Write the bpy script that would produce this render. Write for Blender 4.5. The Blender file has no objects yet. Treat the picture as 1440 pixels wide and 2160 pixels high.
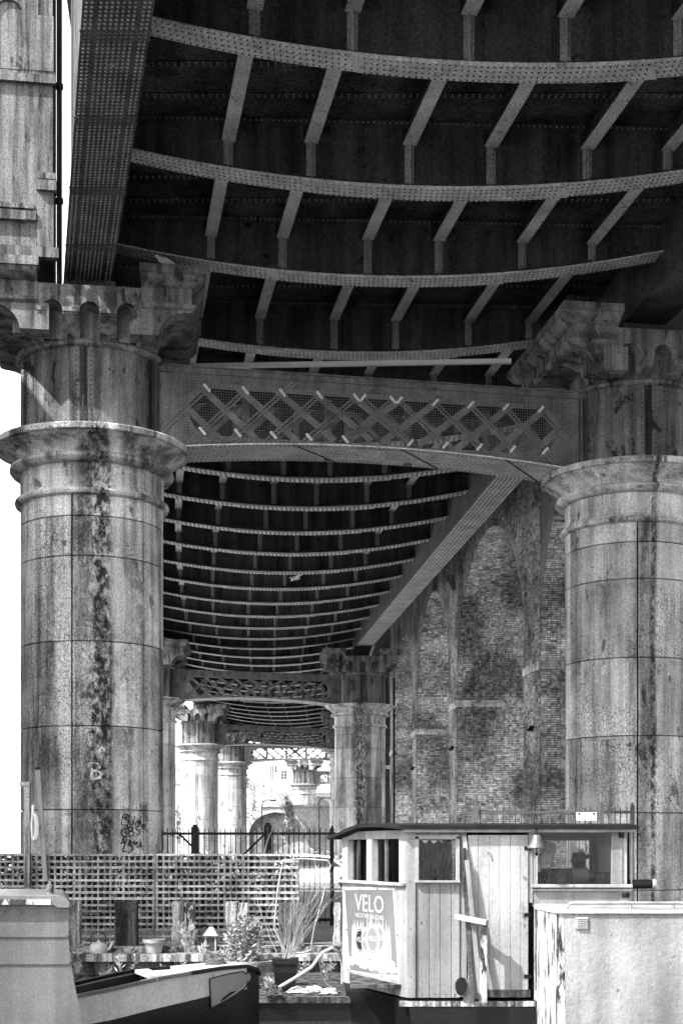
import bpy, math, random
import numpy as np
from mathutils import Vector, Matrix

random.seed(7)
RNG = np.random.default_rng(7)
R = math.radians
SC = bpy.context.scene
COL = SC.collection

# ------------------------------------------------------------------ camera
E = 2.2                      # eye height above the canal water (m)
FPX = 3000.0                 # focal length in pixels of the 1440 px wide photograph
HZ = 1795.0                  # horizon row
ZA = FPX / 98.0              # distance of the first pier row
cam = bpy.data.cameras.new('camera')
cam_o = bpy.data.objects.new('camera', cam)
COL.objects.link(cam_o)
cam_o.location = (0, 0, E)
cam_o.rotation_euler = (R(90), 0, 0)
cam.sensor_fit = 'HORIZONTAL'
cam.sensor_width = 36
cam.lens = 36 * FPX / 1440
cam.shift_y = (HZ - 1080) / 1440
cam.clip_start = 0.3
cam.clip_end = 3000
SC.camera = cam_o

# ------------------------------------------------------------------ light
SUN_EL, SUN_AZ = R(48), math.atan2(-0.82, -0.57)     # direction TO the sun (x = -0.82, y = -0.57)
sun_dir = Vector((-0.82, -0.57, 0)).normalized() * math.cos(SUN_EL) + Vector((0, 0, math.sin(SUN_EL)))
w = bpy.data.worlds.new('World')
SC.world = w
w.use_nodes = True
nt = w.node_tree
nt.nodes.clear()
sky = nt.nodes.new('ShaderNodeTexSky')
sky.sky_type = 'NISHITA'
sky.sun_disc = False
sky.sun_elevation = SUN_EL
sky.sun_rotation = math.atan2(sun_dir.x, sun_dir.y)
sky.dust_density = 1.0
bw = nt.nodes.new('ShaderNodeRGBToBW')               # monochrome photograph: monochrome daylight
bg = nt.nodes.new('ShaderNodeBackground')
bg.inputs['Strength'].default_value = 0.15
wo = nt.nodes.new('ShaderNodeOutputWorld')
nt.links.new(sky.outputs[0], bw.inputs[0])
nt.links.new(bw.outputs[0], bg.inputs['Color'])
nt.links.new(bg.outputs[0], wo.inputs[0])
sl = bpy.data.lights.new('sun', 'SUN')
sl.energy = 2.0
sl.angle = R(0.6)
sl.color = (1, 1, 1)
so = bpy.data.objects.new('sun', sl)
COL.objects.link(so)
so.location = (-20, -20, 40)
so.rotation_euler = sun_dir.to_track_quat('Z', 'Y').to_euler()
SC.view_settings.view_transform = 'Standard'
SC.view_settings.look = 'None'
SC.view_settings.exposure = 2.85
SC.view_settings.gamma = 1.0
SC.view_settings.use_curve_mapping = False
SC.cycles.max_bounces = 7
SC.cycles.diffuse_bounces = 4
SC.cycles.use_adaptive_sampling = True
SC.cycles.adaptive_threshold = 0.03

# ------------------------------------------------------------------ materials
def grime(name, lo, hi, scale=2.0, streak=0.0, crack=0.0, crack_scale=9.0, rough=0.75, bump=0.15, spot=None, spot_col=0.02,
          spot_scale=3.0, spot_str=0.5, tone=False, metal=0.0, stain=None, fine=0.25, spot_stretch=1.0, con=0.2, grit=0.0, grit_scale=38.0, vary=0.0):
    """monochrome weathered surface: large noise, vertical streaks, cracked paint, patches of wear"""
    m = bpy.data.materials.new(name)
    m.use_nodes = True
    t = m.node_tree
    N, L = t.nodes, t.links
    bsdf = N['Principled BSDF']
    bsdf.inputs['Roughness'].default_value = rough
    bsdf.inputs['Metallic'].default_value = metal
    bsdf.inputs['Specular IOR Level'].default_value = 0.12 if not metal else 0.5
    geo = N.new('ShaderNodeNewGeometry')

    def math_(op, a, b=None, c=None, clamp=False):
        n = N.new('ShaderNodeMath')
        n.operation = op
        n.use_clamp = clamp
        for i, v in enumerate((a, b, c)):
            if v is None:
                continue
            if isinstance(v, (int, float)):
                n.inputs[i].default_value = v
            else:
                L.new(v, n.inputs[i])
        return n.outputs[0]

    def noise(sc, detail=6, stretch=(1, 1, 1), rough_=0.6, dist=0.0):
        mp = N.new('ShaderNodeMapping')
        mp.inputs['Scale'].default_value = stretch
        L.new(geo.outputs['Position'], mp.inputs[0])
        n = N.new('ShaderNodeTexNoise')
        n.inputs['Scale'].default_value = sc
        n.inputs['Detail'].default_value = detail
        n.inputs['Roughness'].default_value = rough_
        n.inputs['Distortion'].default_value = dist
        L.new(mp.outputs[0], n.inputs['Vector'])
        return n.outputs[0]

    def ramp(v, a, b, c0, c1):
        n = N.new('ShaderNodeMapRange')
        n.inputs[1].default_value = a
        n.inputs[2].default_value = b
        n.inputs[3].default_value = c0
        n.inputs[4].default_value = c1
        L.new(v, n.inputs[0])
        return n.outputs[0]
    big = noise(scale, 5)
    v = ramp(big, 0.5 - con, 0.5 + con, 0, 1)
    fn = noise(scale * 14, 3)
    v = math_('ADD', math_('MULTIPLY', v, 1 - fine), math_('MULTIPLY', ramp(fn, 0.25, 0.75, 0, 1), fine))
    if streak:
        st = noise(scale * 3.2, 4, (1, 1, 0.05))
        v = math_('ADD', math_('MULTIPLY', v, 1 - streak), math_('MULTIPLY', ramp(st, 0.5 - con * .9, 0.5 + con * .9, 0, 1), streak))
    col = math_('ADD', math_('MULTIPLY', v, hi - lo), lo)
    h = fn
    if crack:
        vo = N.new('ShaderNodeTexVoronoi')
        vo.feature = 'DISTANCE_TO_EDGE'
        vo.inputs['Scale'].default_value = crack_scale
        vo.inputs['Randomness'].default_value = 0.9
        mp = N.new('ShaderNodeVectorMath')
        mp.operation = 'ADD'
        nn = N.new('ShaderNodeTexNoise')
        nn.inputs['Scale'].default_value = 7
        sm = N.new('ShaderNodeVectorMath')
        sm.operation = 'SCALE'
        sm.inputs['Scale'].default_value = 0.16
        L.new(geo.outputs['Position'], nn.inputs['Vector'])
        L.new(nn.outputs['Color'], sm.inputs[0])
        L.new(geo.outputs['Position'], mp.inputs[0])
        L.new(sm.outputs[0], mp.inputs[1])
        mz = N.new('ShaderNodeMapping')
        mz.inputs['Scale'].default_value = (1, 1, 0.62)
        L.new(mp.outputs[0], mz.inputs[0])
        L.new(mz.outputs[0], vo.inputs['Vector'])
        ck = ramp(vo.outputs['Distance'], 0.008, 0.045, 1, 0)
        pat = ramp(noise(0.8, 4), 0.40, 0.6, 0.05, 1)
        ck = math_('MULTIPLY', math_('MULTIPLY', ck, pat), crack)
        col = math_('MULTIPLY', col, math_('SUBTRACT', 1.0, ck))
        h = math_('SUBTRACT', h, ck)
    if spot is not None:
        sp = noise(spot_scale, 6, (1, 1, spot_stretch), 0.68, 0.4)
        k = math_('MULTIPLY', ramp(sp, spot, spot + 0.05, 0, 1), spot_str)
        col = math_('ADD', math_('MULTIPLY', col, math_('SUBTRACT', 1.0, k)), math_('MULTIPLY', k, spot_col))
        h = math_('SUBTRACT', h, k)
    if stain:
        # soot and lime run-off below a joint: (world x of the run, half width, dark value, lime value)
        sep = N.new('ShaderNodeSeparateXYZ')
        L.new(geo.outputs['Position'], sep.inputs[0])
        for (x0, hw, val, amt, *zl) in stain:
            wob = math_('MULTIPLY', math_('SUBTRACT', noise(0.9, 6, (1, 1, 0.5)), 0.5), hw * 1.5)
            d = math_('ABSOLUTE', math_('ADD', math_('SUBTRACT', sep.outputs[0], x0), wob))
            k = ramp(d, hw * 0.35, hw * 1.2, 1, 0)
            sp = ramp(noise(8.0, 6, (1, 1, 0.6), 0.75), 0.40, 0.56, 0.1, 1)
            k = math_('MULTIPLY', math_('MULTIPLY', k, sp, clamp=True), amt)
            if zl:
                zz = math_('ADD', sep.outputs[2], math_('MULTIPLY', math_('SUBTRACT', noise(6, 3, (1, 1, 0.1)), 0.5), 0.9))
                k = math_('MULTIPLY', math_('MULTIPLY', k, ramp(zz, E + zl[0], E + zl[1], 0, 1)), ramp(sep.outputs[2], E + zl[1] - .03, E + zl[1] + .03, 1, 0))
            col = math_('ADD', math_('MULTIPLY', col, math_('SUBTRACT', 1.0, k)), math_('MULTIPLY', k, val))
    if vary:
        oi = N.new('ShaderNodeObjectInfo')
        col = math_('MULTIPLY', col, ramp(oi.outputs['Random'], 0, 1, 1 - vary, 1 + vary * .6))
    if grit:
        gr = noise(grit_scale, 3, (1, 1, 0.7), 0.75)
        col = math_('MULTIPLY', col, ramp(gr, 0.36, 0.62, 1 - grit, 1 + grit * 0.35))
        h = math_('ADD', h, math_('MULTIPLY', gr, grit))
    if tone:
        at_ = N.new('ShaderNodeAttribute')
        at_.attribute_name = 'tone'
        col = math_('MULTIPLY', col, at_.outputs['Fac'])
    L.new(col, bsdf.inputs['Base Color'])
    b = N.new('ShaderNodeBump')
    b.inputs['Strength'].default_value = min(1.0, bump * 2.5)
    b.inputs['Distance'].default_value = 0.012
    L.new(h, b.inputs['Height'])
    L.new(b.outputs[0], bsdf.inputs['Normal'])
    return m


def plain(name, v, rough=0.6, metal=0.0):
    m = bpy.data.materials.new(name)
    m.use_nodes = True
    b = m.node_tree.nodes['Principled BSDF']
    b.inputs['Base Color'].default_value = (v, v, v, 1)
    b.inputs['Roughness'].default_value = rough
    b.inputs['Metallic'].default_value = metal
    b.inputs['Specular IOR Level'].default_value = 0.15
    return m


def glass(name, v=0.9):
    m = bpy.data.materials.new(name)
    m.use_nodes = True
    t = m.node_tree
    t.nodes.clear()
    o = t.nodes.new('ShaderNodeOutputMaterial')
    mx = t.nodes.new('ShaderNodeMixShader')
    tr = t.nodes.new('ShaderNodeBsdfTransparent')
    tr.inputs[0].default_value = (v, v, v, 1)
    gl = t.nodes.new('ShaderNodeBsdfGlossy')
    gl.inputs['Roughness'].default_value = 0.03
    fr = t.nodes.new('ShaderNodeFresnel')
    fr.inputs[0].default_value = 1.22
    t.links.new(fr.outputs[0], mx.inputs[0])
    t.links.new(tr.outputs[0], mx.inputs[1])
    t.links.new(gl.outputs[0], mx.inputs[2])
    t.links.new(mx.outputs[0], o.inputs[0])
    return m


M = {}
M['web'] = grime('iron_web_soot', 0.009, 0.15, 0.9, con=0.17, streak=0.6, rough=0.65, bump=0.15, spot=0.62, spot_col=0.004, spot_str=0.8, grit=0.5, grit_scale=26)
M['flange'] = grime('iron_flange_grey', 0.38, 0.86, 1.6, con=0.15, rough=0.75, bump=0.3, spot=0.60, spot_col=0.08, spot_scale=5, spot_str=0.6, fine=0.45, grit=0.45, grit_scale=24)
M['flange_far'] = M['flange']
M['stiff'] = grime('stiffener_iron', 0.22, 0.62, 2.5, streak=0.4, rough=0.6, grit=0.6)
M['rivet_pale'] = grime('rivet_pale', 0.2, 0.5, 3, rough=0.5)
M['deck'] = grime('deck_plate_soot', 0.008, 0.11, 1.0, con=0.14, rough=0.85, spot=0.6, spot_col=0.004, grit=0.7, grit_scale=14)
M['main'] = grime('edge_girder_iron', 0.03, 0.17, 1.5, con=0.15, rough=0.5, spot=0.66, spot_col=0.5, spot_scale=1.9, spot_str=0.6, fine=0.4, grit=0.6, grit_scale=20)
M['rivet'] = grime('rivet_iron', 0.08, 0.24, 3, rough=0.5)
M['rivet_dark'] = grime('rivet_dark', 0.015, 0.05, 3, rough=0.5)
M['lattice'] = grime('lattice_iron', 0.05, 0.24, 1.8, con=0.14, streak=0.4, rough=0.6, spot=0.61, spot_col=0.015, grit=0.5)
M['rear_shade'] = grime('rear_shade_black', 0.003, 0.02, 2, rough=0.9)  # shade inside the lattice beams, painted onto their rear plates and rims
M['lattice_bar'] = grime('lattice_bar_iron', 0.10, 0.28, 2.0, rough=0.6, grit=0.4)
M['wire'] = plain('wire_grey', 0.24, 0.7)
M['clip'] = grime('clip_white', 0.5, 0.9, 9, rough=0.5)
M['cap'] = grime('pier_cap_paint', 0.025, 0.32, 1.2, con=0.13, streak=0.6, rough=0.8, spot=0.57, spot_col=0.01, spot_scale=2.6, spot_str=0.75, bump=0.25, grit=0.45, grit_scale=34, spot_stretch=0.4)
M['drum'] = grime('drum_paint', 0.022, 0.24, 1.2, con=0.12, streak=0.65, rough=0.65, spot=0.58, spot_col=0.01, spot_scale=3.0, spot_str=0.85, bump=0.3, grit=0.5, spot_stretch=0.5)
M['drum_dark'] = grime('drum_flange_dark', 0.012, 0.07, 2.0, streak=0.4, rough=0.6, grit=0.5)
M['pilaster'] = grime('pilaster_paint', 0.015, 0.2, 1.6, con=0.11, streak=0.8, rough=0.75, spot=0.59, spot_col=0.012, spot_scale=4, spot_str=0.8, grit=0.5, spot_stretch=0.3)
M['joint'] = plain('joint_black', 0.004, 0.9)
M['mortar'] = grime('mortar', 0.01, 0.05, 2.5, rough=0.95)
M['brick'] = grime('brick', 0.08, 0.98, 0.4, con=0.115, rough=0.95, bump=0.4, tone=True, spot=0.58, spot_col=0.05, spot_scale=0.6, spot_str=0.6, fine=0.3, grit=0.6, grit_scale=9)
M['brick_wall'] = grime('brick_core', 0.07, 0.22, 0.8, rough=0.95, bump=0.3, spot=0.58, spot_col=0.03, spot_scale=1.0)
M['stone'] = grime('band_stone', 0.16, 0.7, 1.3, con=0.12, streak=0.4, rough=0.9, spot=0.55, spot_col=0.03, spot_scale=1.8, spot_str=0.85, bump=0.4, grit=0.5, grit_scale=12)
M['white_tube'] = grime('white_tube', 0.6, 0.8, 2, rough=0.5)
M['spike'] = plain('spike_steel', 0.09, 0.4, 0.5)
M['ground'] = grime('ground_paving', 0.09, 0.24, 0.8, rough=0.95, fine=0.5, grit=0.4, grit_scale=6)
M['bank'] = grime('bank_concrete', 0.02, 0.34, 1.7, con=0.12, streak=0.5, rough=0.95, bump=0.5, spot=0.53, spot_col=0.01, spot_scale=3.5, spot_str=0.85, grit=0.7, grit_scale=16)
M['timber'] = grime('weathered_timber', 0.03, 0.42, 2.6, con=0.11, streak=0.85, rough=0.95, bump=0.6, spot=0.6, spot_col=0.008, spot_scale=6, spot_str=0.9, spot_stretch=0.12, grit=0.5)
M['timber_dark'] = grime('dark_timber', 0.006, 0.10, 2.6, con=0.12, streak=0.85, rough=0.95, bump=0.6, spot=0.6, spot_col=0.22, spot_scale=6, spot_str=0.4, spot_stretch=0.12, grit=0.5)
M['slat'] = grime('trellis_wood', 0.12, 0.48, 2.0, con=0.13, rough=0.9, bump=0.25, fine=0.4, grit=0.5, grit_scale=25, vary=0.35)
M['rail_black'] = grime('railing_black', 0.002, 0.010, 3, rough=0.5)
M['rail_grey'] = grime('railing_grey', 0.03, 0.1, 3, rough=0.55)
M['boat_white'] = grime('boat_white_paint', 0.13, 0.33, 1.2, con=0.14, streak=0.5, rough=0.55, bump=0.15, spot=0.64, spot_col=0.02, spot_scale=6, spot_str=0.85, fine=0.2, spot_stretch=0.35, grit=0.2, grit_scale=45)
M['dinghy_white'] = grime('dinghy_white_paint', 0.3, 0.5, 1.2, streak=0.4, rough=0.35, bump=0.08, spot=0.64, spot_col=0.06, spot_scale=5, spot_str=0.7, fine=0.15, spot_stretch=0.4, grit=0.2)
M['upright'] = grime('trellis_upright_wood', 0.08, 0.36, 2.0, con=0.13, rough=0.9, grit=0.5, grit_scale=25, vary=0.5)
M['boat_board'] = grime('boat_board_paint', 0.10, 0.26, 1.3, con=0.14, streak=0.55, rough=0.6, bump=0.15, spot=0.65, spot_col=0.02, spot_scale=8, spot_str=0.8, fine=0.2, spot_stretch=0.3, grit=0.2, grit_scale=45)
M['boat_peel'] = grime('boat_peeling_paint', 0.2, 0.4, 1.5, rough=0.7, bump=0.5, spot=0.52, spot_col=0.012, spot_scale=7, spot_str=0.95, spot_stretch=0.3)
M['boat_steel'] = grime('boat_trunk_paint', 0.10, 0.28, 1.1, con=0.13, streak=0.4, rough=0.6, bump=0.3, spot=0.64, spot_col=0.03, spot_scale=5.5, spot_str=0.7, fine=0.2, grit=0.2, grit_scale=40)
M['boat_grey'] = grime('boat_grey_steel', 0.055, 0.13, 0.9, con=0.13, streak=0.6, rough=0.4, bump=0.1, fine=0.1, spot=0.62, spot_col=0.02, spot_scale=5, spot_str=0.45, spot_stretch=0.25, grit=0.25, grit_scale=60)
M['boat_black'] = grime('boat_black_hull', 0.002, 0.008, 2, rough=0.35, grit=0.3)
M['felt'] = grime('roof_felt', 0.003, 0.016, 4, rough=0.95, bump=0.4)
M['dark'] = plain('dark_interior', 0.003, 0.9)
M['curtain'] = grime('tarp_curtain', 0.006, 0.07, 3.5, con=0.13, rough=0.85, bump=0.6)
M['glass'] = glass('window_glass')
M['brass'] = grime('bell_metal', 0.06, 0.2, 4, rough=0.3, metal=0.35)
M['poster'] = grime('poster_paper', 0.075, 0.12, 1.0, rough=0.5, bump=0.02, fine=0.05)
M['poster_white'] = plain('poster_white', 0.34, 0.55)
M['poster_dark'] = plain('poster_dark', 0.015, 0.5)
M['poster_mid'] = plain('poster_mid', 0.14, 0.5)
M['heart'] = grime('bow_panel_grey', 0.12, 0.2, 1.5, rough=0.5)
M['leaf'] = grime('leaf', 0.05, 0.30, 6, rough=0.8, tone=True)
M['leaf_far'] = grime('leaf_far', 0.10, 0.34, 3, rough=0.85, tone=True)
M['twig'] = grime('twig', 0.10, 0.34, 5, rough=0.9)
M['bark'] = grime('bark', 0.05, 0.16, 4, streak=0.5, rough=0.95)
M['pot'] = grime('terracotta_pot', 0.13, 0.36, 5, rough=0.9, spot=0.6, spot_col=0.6, spot_scale=6)
M['pot_pale'] = grime('pale_planter', 0.18, 0.36, 3, con=0.14, streak=0.4, rough=0.8, grit=0.4)
M['pot_black'] = grime('black_planter', 0.003, 0.014, 3, rough=0.4)
M['soil'] = grime('soil', 0.02, 0.06, 8, rough=1)
M['kettle'] = grime('kettle_enamel', 0.16, 0.5, 6, rough=0.5, spot=0.6, spot_col=0.04, spot_scale=9)
M['hose'] = grime('hose', 0.22, 0.4, 3, rough=0.5)
M['rope'] = grime('rope_dark', 0.03, 0.12, 20, rough=1)
M['rope_white'] = grime('rope_white', 0.5, 0.75, 20, rough=0.9)
M['cloth'] = grime('rag_cloth', 0.12, 0.6, 4, rough=0.95)
M['water'] = None
M['bldg'] = grime('pale_render', 0.4, 0.62, 0.3, rough=0.9, grit=0.3, grit_scale=3)
M['bldg2'] = grime('far_brick', 0.16, 0.36, 0.6, rough=0.9, grit=0.4, grit_scale=4)
M['far_stone'] = grime('far_stone', 0.16, 0.42, 0.5, rough=0.9, grit=0.4, grit_scale=4)
M['blocker'] = grime('blocker_brick', 0.2, 0.34, 0.5, rough=0.95)
M['pane'] = plain('dark_pane', 0.05, 0.15)
M['car'] = plain('car_paint', 0.72, 0.25)
M['tyre'] = plain('tyre', 0.02, 0.8)
M['bird'] = grime('pigeon_grey', 0.1, 0.3, 20, rough=0.8)
M['bird_pale'] = grime('gull_pale', 0.5, 0.75, 20, rough=0.8)
M['paint_white'] = grime('sprayed_white', 0.4, 0.75, 6, rough=0.8, spot=0.5, spot_col=0.1, spot_scale=7, spot_str=0.9)
M['paint_black'] = plain('sprayed_black', 0.02, 0.6)
M['sign'] = plain('sign_white', 0.6, 0.5)

wm = bpy.data.materials.new('canal_water')
wm.use_nodes = True
wb = wm.node_tree.nodes['Principled BSDF']
wb.inputs['Base Color'].default_value = (0.02, 0.02, 0.02, 1)
wb.inputs['Roughness'].default_value = 0.06
wn = wm.node_tree.nodes.new('ShaderNodeTexNoise')
wn.inputs['Scale'].default_value = 2.2
wn.inputs['Detail'].default_value = 5
wbm = wm.node_tree.nodes.new('ShaderNodeBump')
wbm.inputs['Strength'].default_value = 0.25
wm.node_tree.links.new(wn.outputs[0], wbm.inputs['Height'])
wm.node_tree.links.new(wbm.outputs[0], wb.inputs['Normal'])
M['water'] = wm


# ------------------------------------------------------------------ mesh helpers
def at(px, py, d):
    return Vector(((px - 720) * d / FPX, d, E + (HZ - py) * d / FPX))


def W(X, r, H):
    """pixel offsets measured at the first pier row -> world"""
    return Vector((X / 98.0, r * ZA, E + H / 98.0))


class MB:
    def __init__(self):
        self.v, self.f, self.t = [], [], []

    def add(self, vs, fs, tone=1.0):
        o = len(self.v)
        self.v += [tuple(p) for p in vs]
        self.f += [tuple(i + o for i in f) for f in fs]
        self.t += [tone] * len(vs)
        return self

    def box(self, c, s, rot=None, tone=1.0):
        hx, hy, hz = s[0] / 2, s[1] / 2, s[2] / 2
        vs = [Vector((x, y, z)) for x in (-hx, hx) for y in (-hy, hy) for z in (-hz, hz)]
        if rot is not None:
            vs = [rot @ p for p in vs]
        c = Vector(c)
        return self.add([p + c for p in vs], BOXF, tone)

    def bb(self, x0, x1, y0, y1, z0, z1, tone=1.0):
        return self.box(((x0 + x1) / 2, (y0 + y1) / 2, (z0 + z1) / 2), (x1 - x0, y1 - y0, z1 - z0), None, tone)

    def bar(self, a, b, w_, h_, up=(0, 0, 1), tone=1.0):
        a, b = Vector(a), Vector(b)
        d = b - a
        L = d.length
        d.normalize()
        up = Vector(up)
        s = d.cross(up)
        if s.length < 1e-4:
            s = d.cross(Vector((0, 1, 0)))
        s.normalize()
        u = s.cross(d)
        rot = Matrix((s, d, u)).transposed()
        return self.box((a + b) / 2, (w_, L, h_), rot, tone)

    def tube(self, pts, rad, n=6, cap=True):
        pts = [Vector(p) for p in pts]
        rr = rad if isinstance(rad, (list, tuple)) else [rad] * len(pts)
        o = []
        prev = None
        for i, p in enumerate(pts):
            d = (pts[min(i + 1, len(pts) - 1)] - pts[max(i - 1, 0)]).normalized()
            ref = Vector((0, 0, 1)) if abs(d.z) < 0.9 else Vector((1, 0, 0))
            if prev is not None:
                s = prev - d * prev.dot(d)
                s = s.normalized() if s.length > 1e-5 else d.cross(ref).normalized()
            else:
                s = d.cross(ref).normalized()
            prev = s
            u = d.cross(s)
            o += [p + (s * math.cos(2 * math.pi * k / n) + u * math.sin(2 * math.pi * k / n)) * rr[i] for k in range(n)]
        fs = []
        for i in range(len(pts) - 1):
            for k in range(n):
                a, b = i * n + k, i * n + (k + 1) % n
                fs.append((a, b, b + n, a + n))
        if cap:
            fs.append(tuple(range(n))[::-1])
            fs.append(tuple((len(pts) - 1) * n + k for k in range(n)))
        return self.add(o, fs)

    def lathe(self, prof, n=32, a0=0.0, a1=2 * math.pi, c=(0, 0, 0), cap=False):
        full = abs(a1 - a0 - 2 * math.pi) < 1e-6
        m = n if full else n + 1
        vs = []
        for (r_, z) in prof:
            for k in range(m):
                a = a0 + (a1 - a0) * k / n
                vs.append((c[0] + r_ * math.cos(a), c[1] + r_ * math.sin(a), c[2] + z))
        fs = []
        for i in range(len(prof) - 1):
            for k in range(n):
                a, b = i * m + k, i * m + (k + 1) % m
                fs.append((a, b, b + m, a + m))
        if cap and full:
            fs.append(tuple(range(m))[::-1])
            fs.append(tuple((len(prof) - 1) * m + k for k in range(m)))
        return self.add(vs, fs)

    def prism(self, poly, d0, d1, axis='y'):
        """poly of 2-D points extruded along an axis: y -> (x,z), x -> (y,z), z -> (x,y)"""
        n = len(poly)

        def P(p, d):
            return {'y': (p[0], d, p[1]), 'x': (d, p[0], p[1]), 'z': (p[0], p[1], d)}[axis]
        vs = [P(p, d0) for p in poly] + [P(p, d1) for p in poly]
        fs = [(i, (i + 1) % n, (i + 1) % n + n, i + n) for i in range(n)]
        fs += [tuple(range(n))[::-1], tuple(range(n, 2 * n))]
        return self.add(vs, fs)

    def strip(self, rows):
        """rows: list of equally long point lists -> quads"""
        m = len(rows[0])
        vs = [p for r_ in rows for p in r_]
        fs = []
        for i in range(len(rows) - 1):
            for k in range(m - 1):
                a = i * m + k
                fs.append((a, a + 1, a + m + 1, a + m))
        return self.add(vs, fs)

    def loft(self, rows, cap=True):
        """closed rings -> quads"""
        m = len(rows[0])
        vs = [p for r_ in rows for p in r_]
        fs = []
        for i in range(len(rows) - 1):
            for k in range(m):
                a, b = i * m + k, i * m + (k + 1) % m
                fs.append((a, b, b + m, a + m))
        if cap:
            fs.append(tuple(range(m))[::-1])
            fs.append(tuple((len(rows) - 1) * m + k for k in range(m)))
        return self.add(vs, fs)

    def rivet(self, p, n, r_=0.018, k=5):
        p, n = Vector(p), Vector(n).normalized()
        s = n.cross(Vector((0, 0, 1)) if abs(n.z) < 0.9 else Vector((1, 0, 0))).normalized()
        u = n.cross(s)
        ring = [p + (s * math.cos(2 * math.pi * i / k) + u * math.sin(2 * math.pi * i / k)) * r_ for i in range(k)]
        ring2 = [p + n * r_ * 0.7 + (s * math.cos(2 * math.pi * i / k) + u * math.sin(2 * math.pi * i / k)) * r_ * 0.55 for i in range(k)]
        fs = [(i, (i + 1) % k, (i + 1) % k + k, i + k) for i in range(k)] + [tuple(range(k, 2 * k))]
        return self.add(ring + ring2, fs)

    def mesh(self, name, smooth=None):
        me = bpy.data.meshes.new(name)
        me.from_pydata(self.v, [], self.f)
        if any(t != 1.0 for t in self.t):
            a = me.attributes.new('tone', 'FLOAT', 'POINT')
            a.data.foreach_set('value', self.t)
        me.update()
        fix_normals(me)
        if smooth is not None:
            me.polygons.foreach_set('use_smooth', [True] * len(me.polygons))
            me.set_sharp_from_angle(angle=R(smooth))
        return me

    def build(self, name, mat, parent=None, smooth=None, kind=None):
        return link(name, self.mesh(name, smooth), mat, parent, kind)


BOXF = [(0, 1, 3, 2), (4, 6, 7, 5), (0, 4, 5, 1), (2, 3, 7, 6), (0, 2, 6, 4), (1, 5, 7, 3)]


def fix_normals(me):
    import bmesh
    if len(me.polygons) > 60000:
        return
    bm = bmesh.new()
    bm.from_mesh(me)
    bmesh.ops.recalc_face_normals(bm, faces=bm.faces)
    bm.to_mesh(me)
    bm.free()


def link(name, me, mat, parent=None, kind=None):
    o = bpy.data.objects.new(name, me)
    COL.objects.link(o)
    if mat is not None and not me.materials:
        me.materials.append(M[mat] if isinstance(mat, str) else mat)
    if parent is not None:
        o.parent = parent
    if kind:
        o['kind'] = kind
    return o


def empty(name, loc=(0, 0, 0), rz=0.0):
    o = bpy.data.objects.new(name, None)
    o.empty_display_size = 0.2
    COL.objects.link(o)
    o.location = loc
    o.rotation_euler = (0, 0, rz)
    return o


def tag(o, label, cat, group=None):
    o['label'] = label
    o['category'] = cat
    if group:
        o['group'] = group
    return o


def structure(o):
    o['kind'] = 'structure'
    return o


def copy_tree(o, parent=None):
    c = o.copy()
    COL.objects.link(c)
    c.parent = parent
    for ch in list(o.children):
        copy_tree(ch, c)
    return c


def text_verts(s, size, extrude=0.0):
    cu = bpy.data.curves.new('lettering', 'FONT')
    cu.body = s
    cu.size = size
    cu.align_x = 'CENTER'
    cu.resolution_u = 3
    o = bpy.data.objects.new('lettering', cu)
    COL.objects.link(o)
    dg = bpy.context.evaluated_depsgraph_get()
    me = bpy.data.meshes.new_from_object(o.evaluated_get(dg))
    vs = [v.co.copy() for v in me.vertices]
    fs = [tuple(p.vertices) for p in me.polygons]
    bpy.data.objects.remove(o)
    bpy.data.curves.remove(cu)
    bpy.data.meshes.remove(me)
    return vs, fs


GZ = E - 1.5          # level of the quayside ground

# ------------------------------------------------------------------ setting: ground, quay, water
g = MB()
g.bb(-400, 400, 22.3, 900, GZ - 3, GZ)
structure(g.build('ground', 'ground'))
g = MB()
g.strip([[(-300, -60, 0), (300, -60, 0)], [(-300, 22.6, 0), (300, 22.6, 0)]])
structure(g.build('water', 'water'))
g = MB()
g.bb(-300, 300, -62, 22.29, -3, -1.5)
structure(g.build('canal_bed', 'soil'))

# ------------------------------------------------------------------ the iron viaduct deck
def XL(r):
    return float(np.interp(r, [-0.8, 0.67, 0.98, 2.66, 3.8, 4.9], [664, -318, -525, -1080, -1136, -1137]))


def XR(r):
    return float(np.interp(r, [-0.8, 1.08, 2.776, 4.0, 5.0], [1618, 659, 108, 24, 30]))


_q = np.polyfit([.856, .988, 1.152, 1.65, 2.537], [-201, -272, -351, -561, -828], 2)


def S1(r):
    if r < 2.537:
        return float(np.polyval(_q, r))
    return float(np.interp(r, [2.537, 3.2, 4.4, 5.0], [np.polyval(_q, 2.537), -930, -965, -960]))


SOFF = [0, 148, 325, 473, 648, 795]
H_BELLY, H_END, H_STR, H_TOP = 1190.0, 1262.0, 1273.0, 1314.0
TILT = 0.045


def rg(r0, X):
    """a cross girder's r at transverse position X (it is set a little askew)"""
    xc = (XL(r0) + XR(r0)) / 2
    return r0 + TILT * (X - xc) / FPX


def belly(r0, X):
    a, b = XL(r0), XR(r0)
    t = (2 * X - a - b) / (b - a)
    return H_BELLY + (H_END - H_BELLY) * t * t


RS = [.458, .591, .723, .856, .988] + [1.137 + .127 * i for i in range(34)]
SPANS = [
    (-0.8, 1.06, 'dark underside of the nearest viaduct span overhead, with wide riveted cross girders', 'near'),
    (1.06, 2.72, 'middle viaduct span beyond the first lattice beam, many curved cross girders', 'mid'),
    (2.72, 5.45, 'farthest viaduct span glimpsed beyond the second lattice beam', 'far'),
]


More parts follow.
